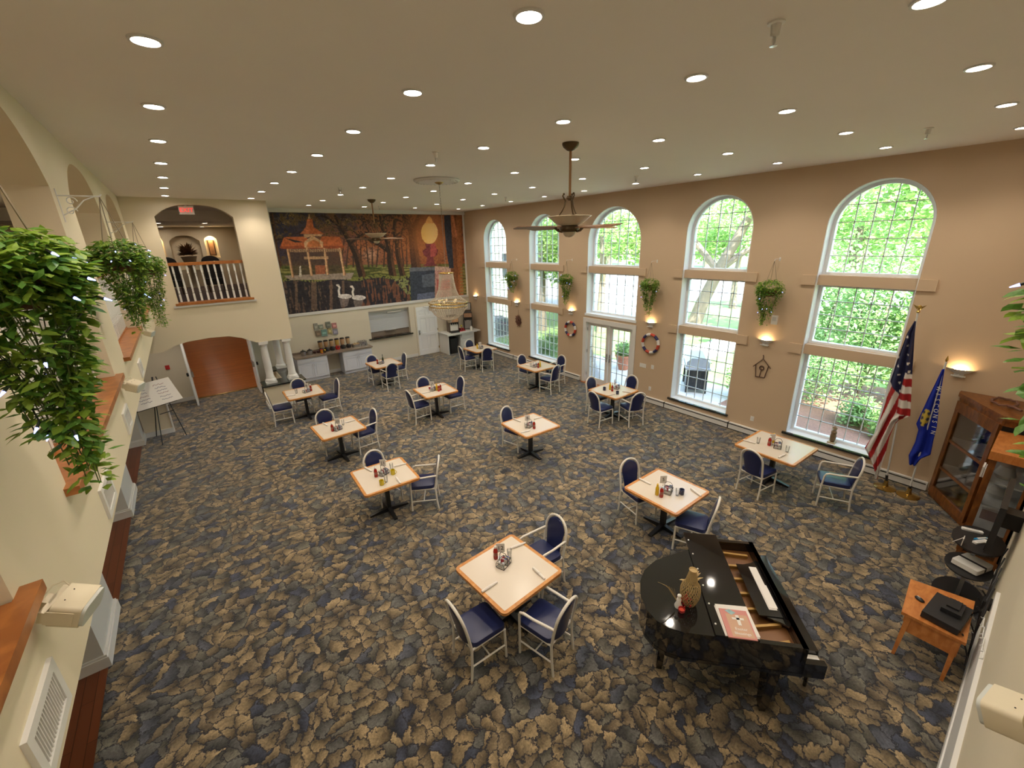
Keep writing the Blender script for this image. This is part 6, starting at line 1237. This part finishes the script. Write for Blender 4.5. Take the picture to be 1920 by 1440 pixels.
# ------------------------------------------------------------------ outdoors
GZ = -.15
m = bpy.data.materials.new('lawn'); m.use_nodes = True; N = m.node_tree.nodes; L = m.node_tree.links; b = N['Principled BSDF']; b.inputs['Roughness'].default_value = .9
tc = N.new('ShaderNodeTexCoord'); n = N.new('ShaderNodeTexNoise'); n.inputs['Scale'].default_value = 1.3; n.inputs['Detail'].default_value = 8; L.new(tc.outputs['Object'], n.inputs[0]); cr = N.new('ShaderNodeValToRGB'); cr.color_ramp.elements[0].position = .3; cr.color_ramp.elements[1].position = .7
cr.color_ramp.elements[0].color = (.10, .19, .05, 1); cr.color_ramp.elements[1].color = (.24, .36, .11, 1); L.new(n.outputs[0], cr.inputs[0]); L.new(cr.outputs[0], b.inputs[0]); MATS['lawn'] = m
mat('concrete', (.52, .51, .49), .85, noise=.12, nscale=6); mat('asphalt_pale', (.42, .415, .41), .9, noise=.1, nscale=4); mat('mulch', (.22, .12, .08), .95, noise=.6, nscale=25, bump=.8, bscale=40); mat('bark', (.20, .16, .12), .9, noise=.4, nscale=8, bump=.5, bscale=15); mat('dirt', (.16, .115, .08), .95, noise=.4, nscale=12)
o = MB().box(XR+.42, -60, GZ-.2, 120, 120, GZ).build('lawn', 'lawn'); struct(o, 'sunlit green lawn outside the tall windows', 'lawn')
o = MB().box(XR+.42, 5.6, GZ, 13.6, 12.6, GZ+.05).box(13.6, 8.4, GZ, 22, 9.9, GZ+.045).build('floor_patio', 'concrete'); struct(o, 'pale concrete patio outside the glass double doors', 'patio')
o = MB().prism([(33, 6), (50, 6), (52, 30), (50, 50), (34, 46), (19.5, 20), (21.5, 16.2), (30, 19.5), (34, 15)], GZ, GZ+.03).build('driveway', 'asphalt_pale'); struct(o, 'bright pale driveway curving across the lawn', 'driveway')
o = MB().prism([(XR+.42, -3), (17.5, -3), (17, 4.6), (12.6, 5.6), (XR+.42, 5.6)], GZ, GZ+.06).build('mulch_bed', 'mulch'); struct(o, 'reddish brown mulch bed under the shrubs outside the windows', 'mulch')
def foliage_blob(b, c, r, n, size, rn):
    for i in range(n):
        d = Vector((rn.gauss(0, 1), rn.gauss(0, 1), rn.gauss(0, 1))).normalized(); q = rn.random()**.45; p = Vector(c)+Vector((d.x*r[0], d.y*r[1], d.z*r[2]))*q
        e = Vector((rn.gauss(0, 1), rn.gauss(0, 1), rn.gauss(0, .6))).normalized(); s = e.cross(Vector((rn.uniform(-1, 1), rn.uniform(-1, 1), 1))).normalized(); L_ = size*rn.uniform(.6, 1.2)
        k = len(b.v); b.v += [tuple(p), tuple(p+e*L_*.5+s*L_*.28), tuple(p+e*L_), tuple(p+e*L_*.5-s*L_*.28)]; b.f.append((k, k+1, k+2, k+3))
def fast_build(b, name, m, par):
    me = bpy.data.meshes.new(name); me.from_pydata(b.v, [], b.f); me.materials.append(MATS[m]); o = bpy.data.objects.new(name, me); COL.objects.link(o); o.parent = par; return o
def tree_(loc, lab, tr, limbs, blobs, seed, size=.32, n=1500, m='tree_leaf'):
    rn = random.Random(seed); t = thing('tree', (loc[0], loc[1], GZ), lab, 'tree', 'trees on the lawn')
    b = MB().tube([(0, 0, 0)]+[p for p in limbs[0]], [tr*1.3]+[tr*(1-.6*i/len(limbs[0])) for i in range(len(limbs[0]))], 9); b.build('trunk', 'bark', t, True)
    for lm in limbs[1:]: MB().tube(lm, [tr*.55*(1-.6*i/len(lm)) for i in range(len(lm))], 7).build('branch', 'bark', t, True)
    b = MB()
    for c, r in blobs: foliage_blob(b, c, r, n, size, rn)
    tag(fast_build(b, 'crown', m, t), kind='stuff')
def shrub(loc, r, lab, seed, size=.13, n=1400, m='shrub_leaf'):
    rn = random.Random(seed); t = thing('shrub', (loc[0], loc[1], GZ), lab, 'shrub', 'shrubs outside the windows'); b = MB()
    for k in range(4): foliage_blob(b, (rn.uniform(-.35, .35)*r[0], rn.uniform(-.35, .35)*r[1], r[2]*rn.uniform(.45, .62)), (r[0]*.7, r[1]*.7, r[2]*.5), n//4, size, rn)
    tag(fast_build(b, 'foliage', m, t), kind='stuff'); b = MB()
    for k in range(5): a = 2*PI*k/5; b.tube([(0, 0, 0), (r[0]*.4*math.cos(a), r[1]*.4*math.sin(a), r[2]*.7)], .02, 5)
    b.build('stems', 'bark', t)

def limb(*p): return list(p)
tree_((20, 11.3), 'leaning tree with a thick forked trunk on the lawn', .30, [limb((.0, -.5, 1.8), (.1, -1.05, 3.3), (.1, -1.7, 4.7), (.2, -2.4, 6.4)), limb((.0, -1.0, 3.2), (.3, -2.0, 4.1), (.6, -3.2, 4.7)), limb((0, -1.0, 3.3), (.2, .4, 4.6), (.3, 1.6, 6.0))],
      [((1.5, -1.5, 6.6), (2.6, 3.0, 1.8)), ((-.5, 1.5, 5.4), (1.8, 2.0, 1.3)), ((1.5, -4, 5.2), (1.8, 1.8, 1.4)), ((3, .5, 4.6), (1.5, 2.2, 1.0)), ((-2, -3.5, 6.6), (1.6, 2, 1.2))], 41, .26, 1500)
spec = [((17.5, 15.0), 'honey locust tree with light crown behind the glass doors', [((.3, .0, 5.6), (2.4, 2.3, 1.7)), ((1, -1.5, 4.4), (1.6, 1.5, .9)), ((.5, 2.2, 4.6), (1.8, 1.6, 1.1))]),
 ((21, 19.8), 'round green tree beyond the driveway behind the honey locust', [((0, 0, 5.4), (2.6, 2.6, 2.2)), ((1, 2.5, 4.6), (2, 2, 1.6))]),
 ((15.6, 17.6), 'tree with drooping branches behind the second window', [((0, 0, 5.0), (1.8, 1.8, 1.8)), ((.6, 1.5, 3.9), (1.2, 1.2, 1.3)), ((.3, -1.2, 3.7), (1, 1, 1.2))]),
 ((21, 26), 'broad tree on the lawn next to the pale building wing', [((0, 0, 4.8), (3, 3, 2.6)), ((-2, -1, 3.6), (1.8, 1.8, 1.6))]),
 ((30, 14), 'tall tree behind the leaning trunk', [((0, 0, 6.5), (3.2, 3.4, 2.6)), ((-1, -3, 5.0), (2.2, 2.2, 1.6))]),
 ((22, 5.5), 'dense tree behind the shrubs by the flag window', [((0, 0, 5.6), (2.6, 2.8, 2.4)), ((0, -2.2, 4.6), (2, 2, 1.7))]),
 ((19, 2.2), 'smaller tree near the mulch bed', [((0, 0, 5.3), (2.0, 2.4, 2.0)), ((.5, 1.6, 6.6), (1.6, 1.6, 1.4))])]
for k, (l, lab, bl) in enumerate(spec): tree_(l, lab, .2, [limb((.05, .1, 1.5), (.1, .1, 3), (0, .2, 5)), limb((.1, .1, 2.8), (.8, .6, 4.4)), limb((.1, .1, 2.6), (-.7, -.5, 4.2))], bl, 50+k, .26, 1500)
rn = random.Random(99)
for k in range(11):
    x, y = (64, 6+k*9.5) if k < 8 else (40+(k-8)*9, -2-(k-8)*6)
    tree_((x, y), 'far green tree in the row along the edge of the lawn', .4, [limb((0, .2, 3), (.2, 0, 7))], [((0, 0, 6.5), (4.2, 4.3, 5.2)), ((1, 1, 4), (3, 3, 3.5))], 70+k, .6, 1500)
for k, (l, r, lab) in enumerate((((13.0, 5.25), (.75, .75, 1.25), 'pale leafed shrub between the grill and the mulch bed'), ((14.2, 3.9), (1.1, 1.0, 1.9), 'broad green shrub at the patio end of the mulch bed'), ((15.6, 3.2), (1.5, 1.3, 4.5), 'tall green shrub reaching the upper panes of the flag window'), ((15.2, 1.6), (1.4, 1.3, 4.2), 'tall green shrub beside the flag window edge'), ((17, 4.8), (1.6, 1.5, 4.6), 'tall green shrub behind the mulch bed'), ((13.2, 2.6), (.6, .6, .75), 'low bright green shrub on the mulch in the middle'), ((12.6, 1.7), (.5, .5, .6), 'low bright green shrub close to the window sill'), ((13.6, 1.2), (.8, .8, 1.5), 'mid sized green shrub near the corner of the mulch bed'), ((16.4, .2), (1.5, 1.5, 4.4), 'tall dark shrub at the corner of the building'), ((12.0, 11.9), (.5, .6, 1.0), 'rounded shrub beside the patio door'), ((12.0, 13.4), (.9, 1.2, .7), 'low spreading ground cover outside the second window'), ((13.6, 14.6), (.9, 1.0, .6), 'low grey green ground cover on the lawn'), ((13.6, 16.9), (.8, .7, .8), 'low bush in front of the cooling unit'))):
    shrub(l, r, lab, 90+k, .16 if r[2] > 2 else .11, 4200 if r[2] > 3 else 1500, 'shrub_leaf' if k % 3 else 'tree_leaf')

mat('siding', (.62, .64, .58), .7)
ng = thing('neighbour_wing', (11.2, 21.5, GZ), 'pale sided building wing behind the grey cooling unit', 'building'); MB().box(0, 0, 0, 6.8, 9, 7.2).build('wall', 'siding', ng); b = MB()
for k in range(46): b.add([(-.02, -.035, .1+k*.155), (6.82, -.035, .1+k*.155), (6.82, -.008, .25+k*.155), (-.02, -.008, .25+k*.155)], [(0, 1, 2, 3)])
tag(b.build('siding_boards', 'siding', ng), kind='stuff'); wnn = MB().slab([[(4.4, 2.6), (5.6, 2.6), (5.6, 4.2), (4.4, 4.2)], [(4.5, 2.7), (5.5, 2.7), (5.5, 4.1), (4.5, 4.1)]], lambda u, v, d: (u, d, v), -.08, .0).build('window', 'window_white', ng); MB().box(4.5, -.05, 2.7, 5.5, -.04, 4.1).build('pane', mat('dark_pane', (.05, .07, .09), .1), wnn)
ac = thing('cooling_unit', (12.95, 18.4, GZ), 'square grey outdoor cooling unit beside the pale building wing', 'air conditioner'); MB().box(-.5, -.5, .05, .5, .5, .95).build('cabinet', mat('ac_grey', (.16, .18, .22), .6), ac); MB().lathe([(.46, .95), (.46, 1.0), (.40, 1.0), (.40, .96)], 24).build('fan_ring', 'ac_grey', ac)
for k in range(14): MB().box(-.51, -.48+k*.07, .1, -.5, -.46+k*.07, .9).build('louvre', 'black_plastic', ac)
for k in range(13): MB().box(-.48+k*.075, -.51, .1, -.46+k*.075, -.5, .9).build('louvre', 'black_plastic', ac)
MB().box(-.6, -.6, 0, .6, .6, .05).build('pad', 'concrete', ac)
gl = thing('barbecue_grill', (12.75, 6.85, GZ+.05), 'large covered barbecue grill on the patio outside the window', 'grill', rz=R(35)); MB().box(-.55, -.3, .12, .1, .3, .78).build('cabinet', 'black_metal', gl); MB().box(-.62, -.36, .78, .7, .36, .84).build('shelf', mat('grill_grey', (.25, .27, .30), .4), gl)
b = MB(); b.slab([[(-.34, .84), (.34, .84), (.34, 1.0), (.2, 1.14), (-.2, 1.14), (-.34, 1.0)]], lambda u, v, d: (d, u, v), -.5, .6); b.build('hood', mat('hood_grey', (.30, .33, .38), .35, .4), gl); MB().tube([(-.4, -.38, .98), (.5, -.38, .98)], .02, 8).build('handle', 'steel', gl)
for x in (-.5, .62):
    for y in (-.28, .28): MB().box(x-.03, y-.03, .06, x+.03, y+.03, .8).build('leg', 'black_metal', gl); MB().tube([(x, y-.03, .05), (x, y+.03, .05)], .06, 10).build('wheel', 'black_plastic', gl)
pt = thing('planter', (12.75, 9.75, GZ+.05), 'big terracotta planter with a leafy plant outside the glass doors', 'planter'); MB().lathe([(.17, 0), (.25, .30), (.30, .50), (.33, .52), (.33, .58), (.28, .58), (.26, .5)], 24).build('pot', 'terracotta', pt, True); b = MB(); foliage_blob(b, (0, 0, .78), (.36, .36, .30), 700, .13, random.Random(77)); tag(fast_build(b, 'foliage', 'shrub_leaf', pt), kind='stuff')
bb = thing('bird_bath', (19.2, 9.6, GZ), 'small turquoise bird bath on the lawn', 'bird bath'); MB().lathe([(.16, 0), (.07, .1), (.06, .6)], 14).build('pedestal', 'concrete', bb, True); MB().lathe([(.06, .6), (.35, .72), (.38, .76), (.33, .75), (0, .68)], 18).build('bowl', mat('turquoise', (.10, .45, .55), .4), bb, True)
